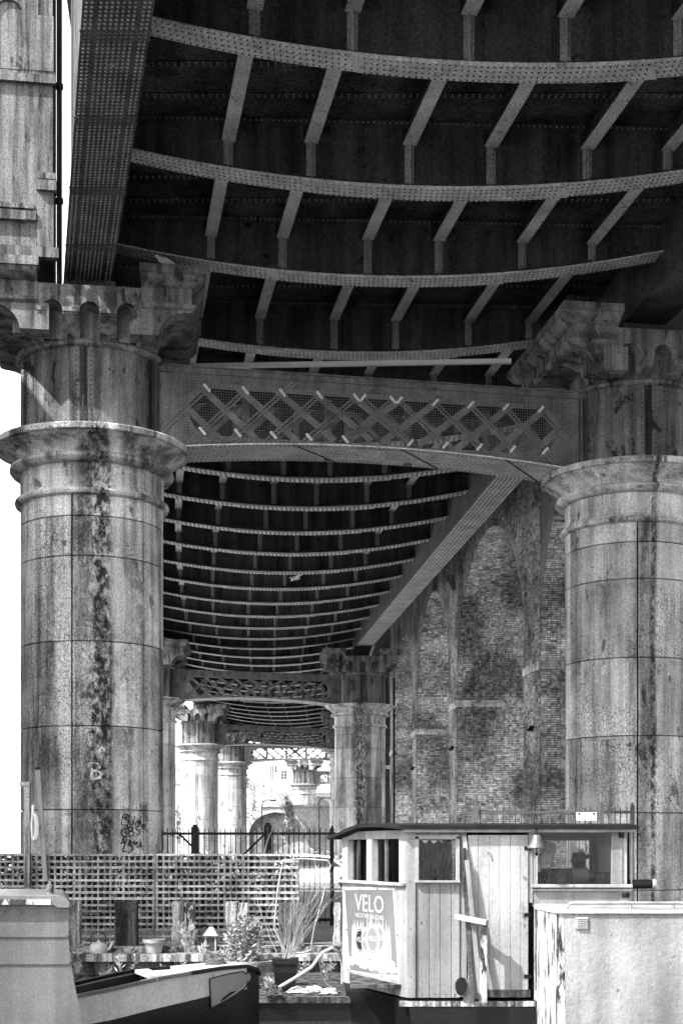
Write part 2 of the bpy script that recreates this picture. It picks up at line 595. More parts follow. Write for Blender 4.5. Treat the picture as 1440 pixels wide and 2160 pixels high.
def girder_web(r0, near):
    mb = MB()
    n = 28
    a, b = XL(r0) + 30, XR(r0) - 30
    th = 0.02
    for side in (-th, th):
        pass
    lo_f, hi_f, lo_b, hi_b = [], [], [], []
    for i in range(n + 1):
        X = a + (b - a) * i / n
        p0, p1 = W(X, rg(r0, X), belly(r0, X)), W(X, rg(r0, X), H_TOP)
        d = Vector((0, th / 2, 0))
        lo_f.append(p0 - d)
        hi_f.append(p1 - d)
        lo_b.append(p0 + d)
        hi_b.append(p1 + d)
    mb.strip([lo_f, hi_f])
    mb.strip([hi_b, lo_b])
    # top angle and bottom angle irons
    for sgn in (-1, 1):
        mb.bar(W(a, rg(r0, a), H_TOP) + Vector((0, sgn * 0.07, -0.07)), W(b, rg(r0, b), H_TOP) + Vector((0, sgn * 0.07, -0.07)), 0.11, 0.1)
        for i in range(n):
            X0, X1 = a + (b - a) * i / n, a + (b - a) * (i + 1) / n
            mb.bar(W(X0, rg(r0, X0), belly(r0, X0)) + Vector((0, sgn * 0.06, 0.05)), W(X1, rg(r0, X1), belly(r0, X1)) + Vector((0, sgn * 0.06, 0.05)), 0.1, 0.1)
    return mb


def girder_flange(r0):
    mb = MB()
    n = 36
    a, b = XL(r0) + 30, XR(r0) - 30
    hw = 0.25
    rows = [[], [], [], []]
    for i in range(n + 1):
        X = a + (b - a) * i / n
        p = W(X, rg(r0, X), belly(r0, X))
        rows[0].append(p + Vector((0, -hw, 0)))
        rows[1].append(p + Vector((0, hw, 0)))
        rows[2].append(p + Vector((0, hw, -0.035)))
        rows[3].append(p + Vector((0, -hw, -0.035)))
    mb.strip(rows + [rows[0]])
    # cover plates: two splices under the flange
    for f0, f1 in ((0.30, 0.47), (0.47, 0.71)):
        rr = [[], [], [], []]
        for i in range(11):
            X = a + (b - a) * (f0 + (f1 - f0) * i / 10 * 0.995)
            p = W(X, rg(r0, X), belly(r0, X)) + Vector((0, 0, -0.035))
            rr[0].append(p + Vector((0, -hw + .006, 0.004)))
            rr[1].append(p + Vector((0, hw - .006, 0.004)))
            rr[2].append(p + Vector((0.08, hw - .006, -0.018)))
            rr[3].append(p + Vector((-0.08, -hw + .006, -0.018)))
        mb.strip(rr + [rr[0]])
        for e in (0, 10):
            mb.add([rr[k][e] for k in range(4)], [(0, 1, 2, 3)])
    return mb


def girder_rivets(r0, pitch, rows, rad):
    mb = MB()
    a, b = XL(r0) + 36, XR(r0) - 36
    X = a
    while X < b:
        f = (X - XL(r0) - 30) / (XR(r0) - XL(r0) - 60)
        dz = -0.053 if 0.31 < f < 0.70 else -0.035
        for y in rows:
            mb.rivet(W(X, rg(r0, X), belly(r0, X)) + Vector((0, y, dz)), (0, 0, -1), rad)
        X += pitch * 98
    return mb


def spikes(fn, t0, t1, n):
    """bird spikes standing on a ledge: fn(t) gives the ledge point"""
    mb = MB()
    for i in range(n):
        p = fn(t0 + (t1 - t0) * i / max(1, n - 1))
        for k in range(2):
            q = p + Vector((random.uniform(-.03, .03), random.uniform(-.04, .04), 0.10 + random.uniform(-.015, .02)))
            mb.bar(p, q, 0.005, 0.005)
    return mb


def rail_part(mb_name):
    return mb_name


for si, (ra, rb, lab, key) in enumerate(SPANS):
    root = empty('viaduct_span', W(0, max(ra, 0.0), H_BELLY - 30))
    bx_ = root.location.copy()

    def child(mb, name, mat, smooth=None, par=None, kind=None):
        o = mb.build(name, mat, par or root, smooth, kind)
        if par is None:
            o.location = -bx_
        return o
    tag(root, lab, 'bridge span', 'spans of the iron viaduct')
    mine = [r for r in RS if ra < r <= rb]
    # edge girders: box bottom flange, twin webs, parapet
    for fx, sgn in ((XL, 1), (XR, -1)):
        cut = {'near': [ra, 0.2, .67, 0.8, .94, rb], 'mid': [rb - (rb - ra) * k / 6 for k in range(6, -1, -1)], 'far': [ra + (rb - ra) * k / 4 for k in range(5)]}[key]
        if sgn == 1 and key == 'near':
            cut = [ra, 0.2, .67, .98, rb]
        mb = MB()
        hw = 50
        lo, hi = 1172, 1820
        secs = []
        for r in cut:
            x = fx(r)
            secs.append([W(x - hw, r, lo), W(x + hw, r, lo), W(x + hw, r, lo + 5), W(x + 34, r, lo + 5), W(x + 34, r, hi - 6), W(x + hw, r, hi - 6), W(x + hw, r, hi),
                         W(x - hw, r, hi), W(x - hw, r, hi - 6), W(x - 34, r, hi - 6), W(x - 34, r, lo + 5), W(x - hw, r, lo + 5)])
        mb.loft(secs)
        go = child(mb, 'edge_girder', 'main' if not (sgn == -1 and key == 'mid') else 'lattice')
        # underside cover plates and rivets
        if (sgn == 1 and key == 'near') or (sgn == -1 and key == 'mid'):
            r0, r1 = (0.6, 1.0) if key == 'near' else (1.40, 2.70)
            rv = MB()
            ncol = 12
            step = 0.0034 if key == 'near' else 0.0105
            cols_ = [-44, -36.5, -24, -16, -8, 0, 8, 16, 24, 36.5, 44] if key == 'near' else [-44, -33, -22, -11, 0, 11, 22, 33, 44]
            r = r0
            while r < r1:
                for c_ in cols_:
                    rv.rivet(W(fx(r) + c_, r, lo), (0, 0, -1), 0.026 if key == 'near' else 0.028, 5 if key == 'near' else 4)
                r += step
            rv.build('rivets', 'rivet_pale' if key == 'near' else 'rivet_dark', go, None, 'stuff')
            if key == 'mid':
                # long strips under the flange
                st = MB()
                for c_ in (-40, -27, -14, 0, 14, 27, 40):
                    for q in range(6):
                        r2, r3 = 1.41 + q * .215, 1.41 + q * .215 + .212
                        st.bar(W(fx(r2) + c_, r2, lo - 1.2), W(fx(r3) + c_, r3, lo - 1.2), 0.085, 0.02)
                st.build('cover_strips', 'flange', go, None, 'stuff')
            for q in range(1, 5):
                pv = MB()
                r2 = r0 + (r1 - r0) * q / 5
                pv.bar(W(fx(r2) - 49, r2, lo - .8), W(fx(r2) + 49, r2, lo - .8), 0.30, 0.014)
                pv.build('splice_plate', 'main', go)
    # outer side stiffeners of the left girder in the near span
    for i, r0 in enumerate(mine):
        near = key == 'near' or r0 < 1.15
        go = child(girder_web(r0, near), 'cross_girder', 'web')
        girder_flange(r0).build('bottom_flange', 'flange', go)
        if key != 'far':
            rows = (-.2, -.07, .07, .2)
            girder_rivets(r0, .1 if near else .16, rows, .02 if near else .03).build('rivets', 'rivet_dark', go, None, 'stuff')
        # stiffener tees on the web under each stringer
        for o_ in SOFF:
            X = S1(r0) + o_
            if not (XL(r0) + 60 < X < XR(r0) - 60):
                continue
            st = MB()
            top, bot = W(X, rg(r0, X), H_STR), W(X, rg(r0, X), belly(r0, X) + 1)
            d = Vector((0, -0.06, 0))
            st.bar(bot + d, top + d, 0.04, 0.1, (0, 1, 0))
            st.bar(bot + Vector((0, -0.02, 0)), top + Vector((0, -0.02, 0)), 0.17, 0.022, (0, 1, 0))
            if near:
                z = bot.z + 0.06
                while z < top.z:
                    for sx in (-.06, .06):
                        st.rivet((X / 98 + sx, bot.y - 0.031, z), (0, -1, 0), 0.016)
                    z += 0.1
            st.build('stiffener', 'stiff', go)
        if near:
            rv = MB()
            a, b = XL(r0) + 40, XR(r0) - 40
            X = a
            while X < b:
                rv.rivet(W(X, rg(r0, X), H_TOP) + Vector((0, -.126, -0.07)), (0, -1, 0), .018)
                X += 10
            rv.build('angle_rivets', 'rivet_pale', go, None, 'stuff')
        # bird spikes on some flanges
        if 0.95 < r0 < 1.0:
            sp = spikes(lambda X: W(X, rg(r0, X), belly(r0, X)) + Vector((0, -.2, 0)), 190, 520, 85)
            sp.build('bird_spikes', 'spike', go, None, 'stuff')
        if 1.45 < r0 < 2.5:
            a = XL(r0) + 60
            sp = spikes(lambda X: W(X, rg(r0, X), belly(r0, X)) + Vector((0, -.2, 0)), a, a + 420, 110)
            sp.build('bird_spikes', 'spike', go, None, 'stuff')
        # stringers and deck plates of the bay beyond this girder
        k = RS.index(r0)
        if k == 0:
            continue
        rp = RS[k - 1]
        for o_ in SOFF:
            X0, X1 = S1(rp) + o_, S1(r0) + o_
            if not (XL(r0) + 60 < X1 < XR(r0) - 60):
                continue
            p0, p1 = W(X0, rg(rp, X0), H_STR), W(X1, rg(r0, X1), H_STR)
            p0 += Vector((0, .03, 0))
            p1 += Vector((0, -.03, 0))
            st = MB()
            st.bar(p0 + Vector((0, 0, .02)), p1 + Vector((0, 0, .02)), 0.27, 0.025)
            st.bar(p0 + Vector((0, 0, .215)), p1 + Vector((0, 0, .215)), 0.02, 0.37)
            for sgn in (-1, 1):
                st.bar(p0 + Vector((sgn * .06, 0, .07)), p1 + Vector((sgn * .06, 0, .07)), 0.09, 0.08)
                # curved gusset against the girder web
                gz = MB()
                gz.prism([(0, 0), (0.28, 0), (0.2, .1), (.1, .2), (.06, .34), (0, .38)], -0.012, 0.012, 'y')
                st.add([Vector(v) * 1.0 + p1 + Vector((0.14 if sgn > 0 else -0.14 - 0, -0.04, -0.0)) if sgn > 0 else
                        Vector((-v[0], v[1], v[2])) + p1 + Vector((-0.14, -0.04, 0)) for v in gz.v], gz.f)
            so_ = child(st, 'stringer', 'web')
            fl = MB()
            if k % 3 == 0 or near:
                fl.bar(p0 + Vector((0, 0, 0)), p1 + Vector((0, 0, 0)), 0.25, 0.018)
            else:
                fl.bar(p0 + Vector((0, 0, 0)), p1 + Vector((0, 0, 0)), 0.25, 0.018)
            if near:
                L = (p1 - p0).length
                for q in range(int(L / .11)):
                    pp = p0 + (p1 - p0) * ((q + .5) * .11 / L)
                    for sx in (-.085, .085):
                        fl.rivet(pp + Vector((sx, 0, -.009)), (0, 0, -1), .013, 4)
            fl.build('flange_plate', 'flange', so_)
        dk = MB()
        dk.add([W(XL(rp), rp, H_TOP), W(XR(rp), rp, H_TOP), W(XR(r0), r0, H_TOP), W(XL(r0), r0, H_TOP),
                W(XL(rp), rp, H_TOP + 30), W(XR(rp), rp, H_TOP + 30), W(XR(r0), r0, H_TOP + 30), W(XL(r0), r0, H_TOP + 30)],
               [(0, 1, 2, 3), (4, 5, 6, 7), (0, 1, 5, 4), (2, 3, 7, 6), (1, 2, 6, 5), (0, 3, 7, 4)])
        for q in range(3):
            f = (q + 1) / 4
            r_ = rp + (r0 - rp) * f
            dk.bar(W(XL(r_) + 40, r_, H_TOP) + Vector((0, 0, -.015)), W(XR(r_) - 40, r_, H_TOP) + Vector((0, 0, -.015)), 0.14, 0.02)
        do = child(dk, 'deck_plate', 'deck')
        if near:
            rv = MB()
            for q in range(3):
                r_ = rp + (r0 - rp) * (q + 1) / 4
                X = XL(r_) + 60
                while X < XR(r_) - 60:
                    rv.rivet(W(X, r_, H_TOP) + Vector((0, .04, -.026)), (0, 0, -1), .018, 4)
                    rv.rivet(W(X, r_, H_TOP) + Vector((0, -.04, -.026)), (0, 0, -1), .018, 4)
                    X += 12
            rv.build('plate_rivets', 'rivet_pale', do, None, 'stuff')
    if key == 'near':
        dk = MB()
        dk.add([W(XL(ra), ra, H_TOP), W(XR(ra), ra, H_TOP), W(XR(.458), .458, H_TOP), W(XL(.458), .458, H_TOP),
                W(XL(ra), ra, H_TOP + 30), W(XR(ra), ra, H_TOP + 30), W(XR(.458), .458, H_TOP + 30), W(XL(.458), .458, H_TOP + 30)],
               [(0, 1, 2, 3), (4, 5, 6, 7), (0, 1, 5, 4), (2, 3, 7, 6), (1, 2, 6, 5), (0, 3, 7, 4)])
        child(dk, 'deck_plate', 'deck')

# ------------------------------------------------------------------ bridge piers
OZ = E - GZ           # local z of eye level in a pier (its Empty stands on the ground)
RING_Z = [-1.5, -.88, .84, 2.56, 4.30, 6.05, 6.87, 7.32]
NPL = 6


def plate_mesh(r_, z0, z1, nseg, gap=0.017, depth=0.09):
    mb = MB()
    da = 2 * math.pi / NPL
    ga = gap / r_
    prof = [(r_ - depth, z0 + gap * .5), (r_ - 0.012, z0 + gap * .5), (r_, z0 + gap * .5 + .012), (r_, z1 - gap * .5 - .012), (r_ - 0.012, z1 - gap * .5), (r_ - depth, z1 - gap * .5)]
    mb.lathe(prof, nseg, ga, da - ga)
    # end faces
    for a in (ga, da - ga):
        vs = [(p[0] * math.cos(a), p[0] * math.sin(a), p[1]) for p in prof]
        mb.add(vs, [tuple(range(len(vs)))])
    return mb.mesh('shaft_panel', 40)


PLATES = {}


def niche_face(mb, half, z0, z1, cs, wn_, zs, depth=0.75):
    """flat face (y = 0, facing -y) with round-headed niches whose back slopes out to the face at the foot"""
    n = 8
    edges = [-half]
    for c in cs:
        edges += [c - wn_ / 2, c + wn_ / 2]
    edges.append(half)
    for i in range(0, len(edges), 2):
        zz_ = [z0 + .05 * k for k in range(8)] + [z1]
        xs_ = [edges[i] + (edges[i + 1] - edges[i]) * k / 4 for k in range(5)]
        mb.strip([[(x_, 0, z_) for x_ in xs_] for z_ in zz_])
    for c in cs:
        arc = [(c + wn_ / 2 * math.cos(math.pi * k / n), zs + wn_ / 2 * math.sin(math.pi * k / n)) for k in range(n + 1)]
        mb.add([(a, 0, b) for a, b in arc] + [(c - wn_ / 2, 0, z1), (c + wn_ / 2, 0, z1)], [tuple(range(n + 3))])
        zl_ = [z0 + .05 * k for k in range(8)]
        prof = [(c + wn_ / 2, z_) for z_ in zl_] + arc + [(c - wn_ / 2, z_) for z_ in zl_[::-1]]

        def dep(z):
            t = (z - z0) / (zs - z0)
            return depth * min(1, max(0, t)) ** .3
        fr = [(a, 0, b) for a, b in prof]
        bk = [(c + (a - c) * .9, dep(b), b - (.03 if b > zs else 0)) for a, b in prof]
        mb.strip([fr, bk])
        # concave back in columns
        cols_ = 5
        rows = []
        for q in range(13):
            z = z0 + (zs + wn_ * .45 - z0) * q / 12
            hw = wn_ / 2 * .9 if z <= zs else .9 * math.sqrt(max(0.0004, (wn_ / 2) ** 2 - (z - zs) ** 2))
            rows.append([(c + hw * (2 * k / cols_ - 1), dep(z) + .06 * (1 - (2 * k / cols_ - 1) ** 2) * (dep(z) / depth), z) for k in range(cols_ + 1)])
        mb.strip(rows)


def make_pier(X, r, slope, label, detail=2, stain=None, pil=0, tone=(0.15, 0.40), pmat=None):
    """cylindrical clad pier: panelled shaft, capital, iron drum, square cap with niches and corbelled blocks"""
    th = -math.atan2(slope / 98.0, ZA)          # local +y runs along the track
    root = empty('bridge_pier', (X / 98.0, r * ZA, GZ), th)
    tag(root, label, 'bridge pier', 'cylindrical piers of the viaduct')
    mat = pmat
    nseg = 12 if detail == 2 else 7
    core = MB()
    core.lathe([(1.45, 0), (1.45, 7.5 + OZ)], 40)
    core.build('core', 'joint', root, 40)
    for i in range(len(RING_Z) - 1):
        key = (i, nseg)
        if key not in PLATES:
            PLATES[key] = plate_mesh(1.51, RING_Z[i] + OZ, RING_Z[i + 1] + OZ, nseg)
        base = PLATES[key]
        me = base.copy()
        me.materials.clear()
        me.materials.append(mat)
        for k in range(NPL):
            o = bpy.data.objects.new('shaft_panel', me)
            COL.objects.link(o)
            o.parent = root
            o.rotation_euler = (0, 0, R(-96 - th * 0) - th + k * 2 * math.pi / NPL)
    ns = 64 if detail == 2 else 36

    def lat(prof, name, m, smooth=35):
        mb = MB()
        mb.lathe([(a, b + OZ) for a, b in prof], ns)
        return mb.build(name, m, root, smooth)
    lat([(1.48, 7.30), (1.56, 7.30), (1.62, 7.33), (1.64, 7.38), (1.62, 7.43), (1.56, 7.45), (1.56, 7.49), (1.53, 7.51), (1.52, 7.56), (1.52, 7.98), (1.50, 8.0)], 'neck', mat)
    lat([(1.5, 7.97), (1.62, 7.97), (1.70, 8.0), (1.745, 8.06), (1.73, 8.13), (1.66, 8.17), (1.60, 8.18)], 'torus', mat)
    lat([(1.56, 8.17), (1.60, 8.18), (1.63, 8.24), (1.72, 8.33), (1.86, 8.42), (1.97, 8.49), (1.98, 8.50), (2.05, 8.50), (2.07, 8.52), (2.07, 8.62), (2.05, 8.64), (1.40, 8.66)], 'capital', mat)
    # iron drum in six riveted plates
    dm = 'drum'
    mbd = MB()
    mbd.lathe([(1.46, 8.62 + OZ), (1.46, 10.42 + OZ)], ns)
    mbd.build('drum', 'drum_dark', root, 40)
    a00 = R(-96) - th + R(9)
    dp = MB()
    da = 2 * math.pi / 6
    dp.lathe([(1.46, 8.66 + OZ), (1.50, 8.66 + OZ), (1.50, 10.36 + OZ), (1.46, 10.36 + OZ)], nseg, 0.055, da - 0.055)
    dme = dp.mesh('drum_plate', 40)
    fl = MB()
    fl.lathe([(1.47, 8.66 + OZ), (1.515, 8.66 + OZ), (1.515, 10.36 + OZ), (1.47, 10.36 + OZ)], 3, -0.05, -0.012)
    fl.lathe([(1.47, 8.66 + OZ), (1.60, 8.66 + OZ), (1.60, 10.36 + OZ), (1.47, 10.36 + OZ)], 2, -0.012, 0.012)
    fl.lathe([(1.47, 8.66 + OZ), (1.515, 8.66 + OZ), (1.515, 10.36 + OZ), (1.47, 10.36 + OZ)], 3, 0.012, 0.05)
    if detail == 2:
        for z in np.arange(8.75, 10.3, .1):
            for a in (-.033, .033, -.10, .10):
                fl.rivet((1.517 * math.cos(a) if abs(a) < .06 else 1.501 * math.cos(a), (1.517 if abs(a) < .06 else 1.501) * math.sin(a), z + OZ), (math.cos(a), math.sin(a), 0), .018)
    fme = fl.mesh('drum_flange', 40)
    for me, nm, m_, off in ((dme, 'drum_plate', dm, 0), (fme, 'drum_flange', 'drum_dark', 0)):
        me.materials.append(M[m_])
        for k in range(6):
            o = bpy.data.objects.new(nm, me)
            COL.objects.link(o)
            o.parent = root
            o.rotation_euler = (0, 0, a00 + k * da)
    rg_ = lat([(1.46, 10.34), (1.55, 10.34), (1.60, 10.37), (1.62, 10.42), (1.60, 10.47), (1.50, 10.5), (1.0, 10.5)], 'drum_ring', 'cap')
    if detail == 2:
        rv = MB()
        for k in range(90):
            a = 2 * math.pi * k / 90
            rv.rivet((1.505 * math.cos(a), 1.505 * math.sin(a), 10.27 + OZ), (math.cos(a), math.sin(a), 0), .018)
        rv.build('ring_rivets', 'rivet', root, None, 'stuff')
    # centre of the cap: bearing seat with niches front and back
    z0, z1 = 10.44 + OZ, 11.36 + OZ
    hl = 2.04
    ctr = MB()
    ctr.bb(-.8, .8, -hl + .5, hl - .5, z0, z1 - .02)
    ctr.build('seat_core', 'cap', root)
    for s in (-1, 1):
        nf = MB()
        niche_face(nf, 1.04, 0, z1 - z0, (-.74, 0, .74), .40, .42)
        # the foot of the face sweeps in to the round drum
        nf.v = [(v[0], v[1] + (max(0, 1 - v[2] / .36) ** 2) * (hl - .02 - math.sqrt(max(.3, 1.6 ** 2 - v[0] ** 2))), v[2]) for v in nf.v]
        # string moulding between the niches
        for x0, x1 in ((-1.04, -.94), (-.54, -.2), (.2, .54), (.94, 1.04)):
            nf.bb(x0, x1, -.05, 0.0, .38, .47)
            nf.bb(x0, x1, -.02, 0.0, .33, .375)
        nf.bb(-1.04, 1.04, .0, .5, z1 - z0, z1 - z0 + .02)
        vs = [(v[0] * -s, s * (hl - v[1]), v[2] + z0) for v in nf.v]
        q = MB()
        q.add(vs, nf.f)
        q.build('niche_face', 'cap', root)
    # blocks on either side: frieze, ovolo, cornice slab, on corbel brackets
    for s in (-1, 1):
        bl = MB()
        xa, xb = 1.03, 2.05
        zz = 11.02 + OZ
        bl.bb(min(s * xa, s * xb), max(s * xa, s * xb), -2.06, 2.06, zz, 11.42 + OZ)
        bo = bl.build('cap_block', 'cap', root)

        def ring(x0, x1, hy, z):
            return [(min(s * x0, s * x1), -hy, z), (max(s * x0, s * x1), -hy, z), (max(s * x0, s * x1), hy, z), (min(s * x0, s * x1), hy, z)]
        mo = MB()
        mo.loft([ring(xa, xb + .02, 2.08, 11.40 + OZ), ring(xa, xb + .10, 2.16, 11.44 + OZ), ring(xa, xb + .20, 2.26, 11.52 + OZ), ring(xa, xb + .24, 2.30, 11.60 + OZ),
                 ring(xa - .04, xb + .24, 2.30, 11.605 + OZ), ring(xa - .04, xb + .28, 2.34, 11.61 + OZ), ring(xa - .04, xb + .28, 2.34, 11.78 + OZ)])
        mo.build('cornice', 'cap', bo)
        ms = MB()
        ms.loft([ring(xa, xb + .01, 2.07, 10.96 + OZ), ring(xa, xb + .07, 2.13, 11.0 + OZ), ring(xa, xb + .09, 2.15, 11.06 + OZ), ring(xa, xb + .01, 2.07, 11.09 + OZ)])
        ms.build('string_mould', 'cap', bo)
        for (ya, yb) in ((-2.05, -1.62), (-1.25, -.8), (.8, 1.25), (1.62, 2.05)):
            pr = [(.8, 10.44)]
            for k in range(9):
                a = math.pi / 2 * k / 8
                pr.append((xb - .02 - (xb - 1.42) * math.cos(a) * 1.0 if False else 1.38 + (xb - 1.40) * (1 - math.cos(a)), 10.44 + .5 * math.sin(a)))
            pr += [(xb - .02, 10.97), (.8, 10.97)]
            cb = MB()
            cb.prism([(s * a, b + OZ) for a, b in pr], ya, yb, 'y')
            cb.build('corbel', 'cap', bo)
        # arched soffit between brackets
        for (ya, yb) in ((-1.62, -1.25), (1.25, 1.62)):
            cb = MB()
            cb.bb(min(s * .8, s * 1.55), max(s * .8, s * 1.55), ya, yb, 10.5 + OZ, 10.97 + OZ)
            cb.build('corbel_web', 'cap', bo)
        cb = MB()
        cb.bb(min(s * .8, s * 1.3), max(s * .8, s * 1.3), -.8, .8, 10.5 + OZ, 10.97 + OZ)
        cb.build('corbel_web', 'cap', bo)
    # bearing under the edge girder
    be = MB()
    be.bb(-.5, .5, -.9, .9, 11.36 + OZ, 11.93 + OZ)
    be.bb(-.62, .62, -1.1, 1.1, 11.36 + OZ, 11.5 + OZ)
    be.build('bearing', 'main', root)
    if pil:
        p = MB()
        s = pil
        p.bb(-2.3, -.72, -2.2, -.9, 11.78 + OZ, 20.5 + OZ)
        po = p.build('pilaster', 'pilaster', root)
        for (x0, x1, zz, hh, pr) in ((-2.4, -.66, 15.25, .16, .1), (-2.36, -.68, 15.42, .08, .05), (-1.0, -.66, 13.35, .12, .1), (-1.02, -.64, 13.1, .2, .16),
                                     (-2.3, -1.08, 12.75, .1, .07), (-2.34, -1.04, 12.5, .18, .12), (-2.36, -.6, 11.79, .2, .1), (-2.4, -.64, 17.3, .2, .14)):
            q = MB()
            q.bb(x0, x1, -2.2 - pr, -2.1, zz + OZ, zz + hh + OZ)
            q.build('moulding', 'pilaster', po)
        q = MB()
        q.bb(-1.02, -.70, -2.26, -2.1, 11.99 + OZ, 13.1 + OZ)
        q.build('pilaster_strip', 'pilaster', po)
        q = MB()
        q.bb(-1.02, -.70, -2.27, -2.1, 15.5 + OZ, 16.6 + OZ)
        q.build('pilaster_strip', 'pilaster', po)
        q = MB()
        nf = MB()
        niche_face(nf, .55, 0, 1.7, (-0.02,), .55, 1.1, .3)
        q.add([(v[0] - 1.55, v[1] - 2.26, v[2] + 15.5 + OZ) for v in nf.v], nf.f)
        q.build('niche_face', 'pilaster', po)
        # drain pipe between pilaster and girder
        q = MB()
        q.tube([(-.60, -2.0, 11.4 + OZ), (-.60, -2.0, 20 + OZ)], .055, 8)
        for z in (13, 15.3, 17.5):
            q.lathe([(.055, 0), (.08, 0), (.08, .1), (.055, .1)], 8, c=(-.60, -2.0, z + OZ))
        q.build('drain_pipe', 'rail_black', root, 40)
    return root


def slope_at(r):
    if r < 1.3:
        return -440
    return float(np.interp(r, [1.3, 2.7, 4, 5, 6.2], [-400, -190, -40, 60, 300]))


def pier_mat(name, lo, hi, stain, crack=0.8):
    return grime(name, lo, hi, 0.9, streak=0.6, crack=crack, crack_scale=12.5, rough=0.8, bump=0.45, spot=0.60, spot_col=0.03, spot_scale=2.2, spot_str=0.75, spot_stretch=0.45, con=0.115, grit=0.42, grit_scale=34, vary=0.28, stain=stain)


xa_ = (205 - 720) * ZA * .951 / FPX
PM_A = pier_mat('pier_paint_front', .06, .86, [
    (xa_ + .04, .36, .008, .95), (xa_ + .38, .11, .85, .7), (xa_ + .8, .22, .04, .8, 2.6, 6.05), (xa_ + 1.15, .14, .05, .75, .2, 4.3), (xa_ - 1.0, .2, .04, .8, 1.6, 4.3),
    (xa_ - .5, .3, .05, .8, -.9, .84), (xa_ + .3, .5, .03, .75, -1.2, .84), (xa_ - .9, .3, .05, .7, 4.6, 6.87), (xa_ - .35, .16, .04, .85, 5.2, 7.3), (xa_ + .95, .12, .8, .5, 3.2, 4.3), (xa_ + .5, .4, .03, .7, .9, 2.56)])
xd_ = (1378 - 720) * ZA * 1.03 / FPX
xd1, xd2 = (1290 - 720) * ZA * 1.03 / FPX, (1225 - 720) * ZA * 1.03 / FPX
PM_D = pier_mat('pier_paint_right', .16, .90, [
    (xd_, .07, .01, .9), (xd_ - .2, .16, .03, .85, 3.4, 7.4), (xd_ - .1, .24, .015, .9, -1.0, 2.56), (xd1, .05, .9, .95, 1.1, 2.56), (xd1, .12, .015, .85, .6, 2.5), (xd2 + .03, .05, .9, .9, 1.7, 2.6), (xd2, .08, .03, .8, 1.2, 2.56),
    (xd2 + .5, .3, .06, .6, 5.2, 6.05), (xd1 - .2, .25, .08, .5, 3.1, 4.3)])
xe_ = (757 - 720) * ZA * 2.72 / FPX
PM_E = pier_mat('pier_paint_second', .12, .74, [(xe_ + .05, .42, .012, .95), (xe_ - 1.0, .2, .06, .5)], .3)
PM_X = pier_mat('pier_paint_far', .16, .62, None, .3)
PIERS = {}
PIERS['A'] = make_pier(-525, 1.0, slope_at(1), 'large streaked pier at the left edge, with graffiti near its foot', 2, pil=1, pmat=PM_A)
PIERS['D'] = make_pier(659, 1.08, slope_at(1), 'large cracked-paint pier at the right edge behind the boat wheelhouse', 2, pmat=PM_D)
PIERS['B'] = make_pier(-1080, 2.66, slope_at(2.7), 'pier half hidden just behind the large left pier', 1, pmat=PM_E)
PIERS['E'] = make_pier(108, 2.776, slope_at(2.7), 'middle-distance pier with one dark central streak, left of the brick arches', 1, pmat=PM_E)
PIERS['C'] = make_pier(-1136, 3.8, slope_at(3.9), 'bright distant pier with three dark niches, left of the gap', 1, pmat=PM_X)
PIERS['F'] = make_pier(50, 4.0, slope_at(3.9), 'pier mostly hidden behind the middle-distance pier, its left side showing', 1, pmat=PM_X)
PIERS['G'] = make_pier(-1056, 4.55, slope_at(4.6), 'distant pier just right of the bright niche pier', 1, pmat=PM_X)
PIERS['H'] = make_pier(-474, 6.05, slope_at(6), 'farthest small pier standing in front of the arched bridge', 1, pmat=PM_X)

# ------------------------------------------------------------------ painted marks on the left pier
def cyl_text(pier, s, size, ang, z, mat, name, rot=0.0, rad=1.516, sx=1.0):
    vs, fs = text_verts(s, size)
    ca, sa = math.cos(rot), math.sin(rot)
    mb = MB()
    out = []
    for v in vs:
        x, y = (v.x * ca - v.y * sa) * sx, v.x * sa + v.y * ca
        a = ang + x / rad
        out.append((rad * math.cos(a), rad * math.sin(a), z + y + OZ))
    mb.add(out, fs)
    o = mb.build(name, mat, pier)
    o.rotation_euler = (0, 0, -pier.rotation_euler[2])
    return o


def px_ang(px):
    return R(-90) + math.asin(max(-1, min(1, (px - 195) / 150)))


def px_z(py, rr=.953):
    return (HZ - py) * rr / 98.0


for s, size, px, py, m, rot in (('9', .34, 240, 1600, 'paint_white', .05), ('B', .52, 227, 1645, 'paint_white', 0.0)):
    cyl_text(PIERS['A'], s, size, px_ang(px), px_z(py), m, 'painted_number', rot)
STROKES = {'B': [[(0, 0), (.05, 1), (.5, .95), (.6, .75), (.1, .55), (.65, .4), (.6, .05), (0, 0)]], 'U': [[(0, 1), (.05, .3), (.3, 0), (.6, .25), (.65, 1)]],
           '+': [[(.3, .1), (.3, .9)], [(0, .5), (.6, .45)]], 'G': [[(.6, .85), (.3, 1), (.02, .6), (.15, .1), (.5, .02), (.65, .4), (.35, .42)]], 'S': [[(.6, .9), (.2, 1), (.05, .7), (.5, .45), (.55, .12), (.05, .03)]],
           'N': [[(0, 0), (.05, 1), (.55, 0), (.6, 1)]], 'A': [[(0, 0), (.3, 1), (.62, 0)], [(.12, .38), (.5, .36)]], 'M': [[(0, 0), (.08, 1), (.33, .35), (.6, 1), (.7, 0)]], 'Z': [[(0, 1), (.6, .95), (.05, .05), (.65, 0)]],
           'R': [[(0, 0), (.05, 1), (.5, .9), (.5, .6), (.05, .5), (.6, 0)]], '~': [[(0, .2), (.25, .8), (.4, .1), (.6, .9), (.8, .2), (1.2, .6)]]}


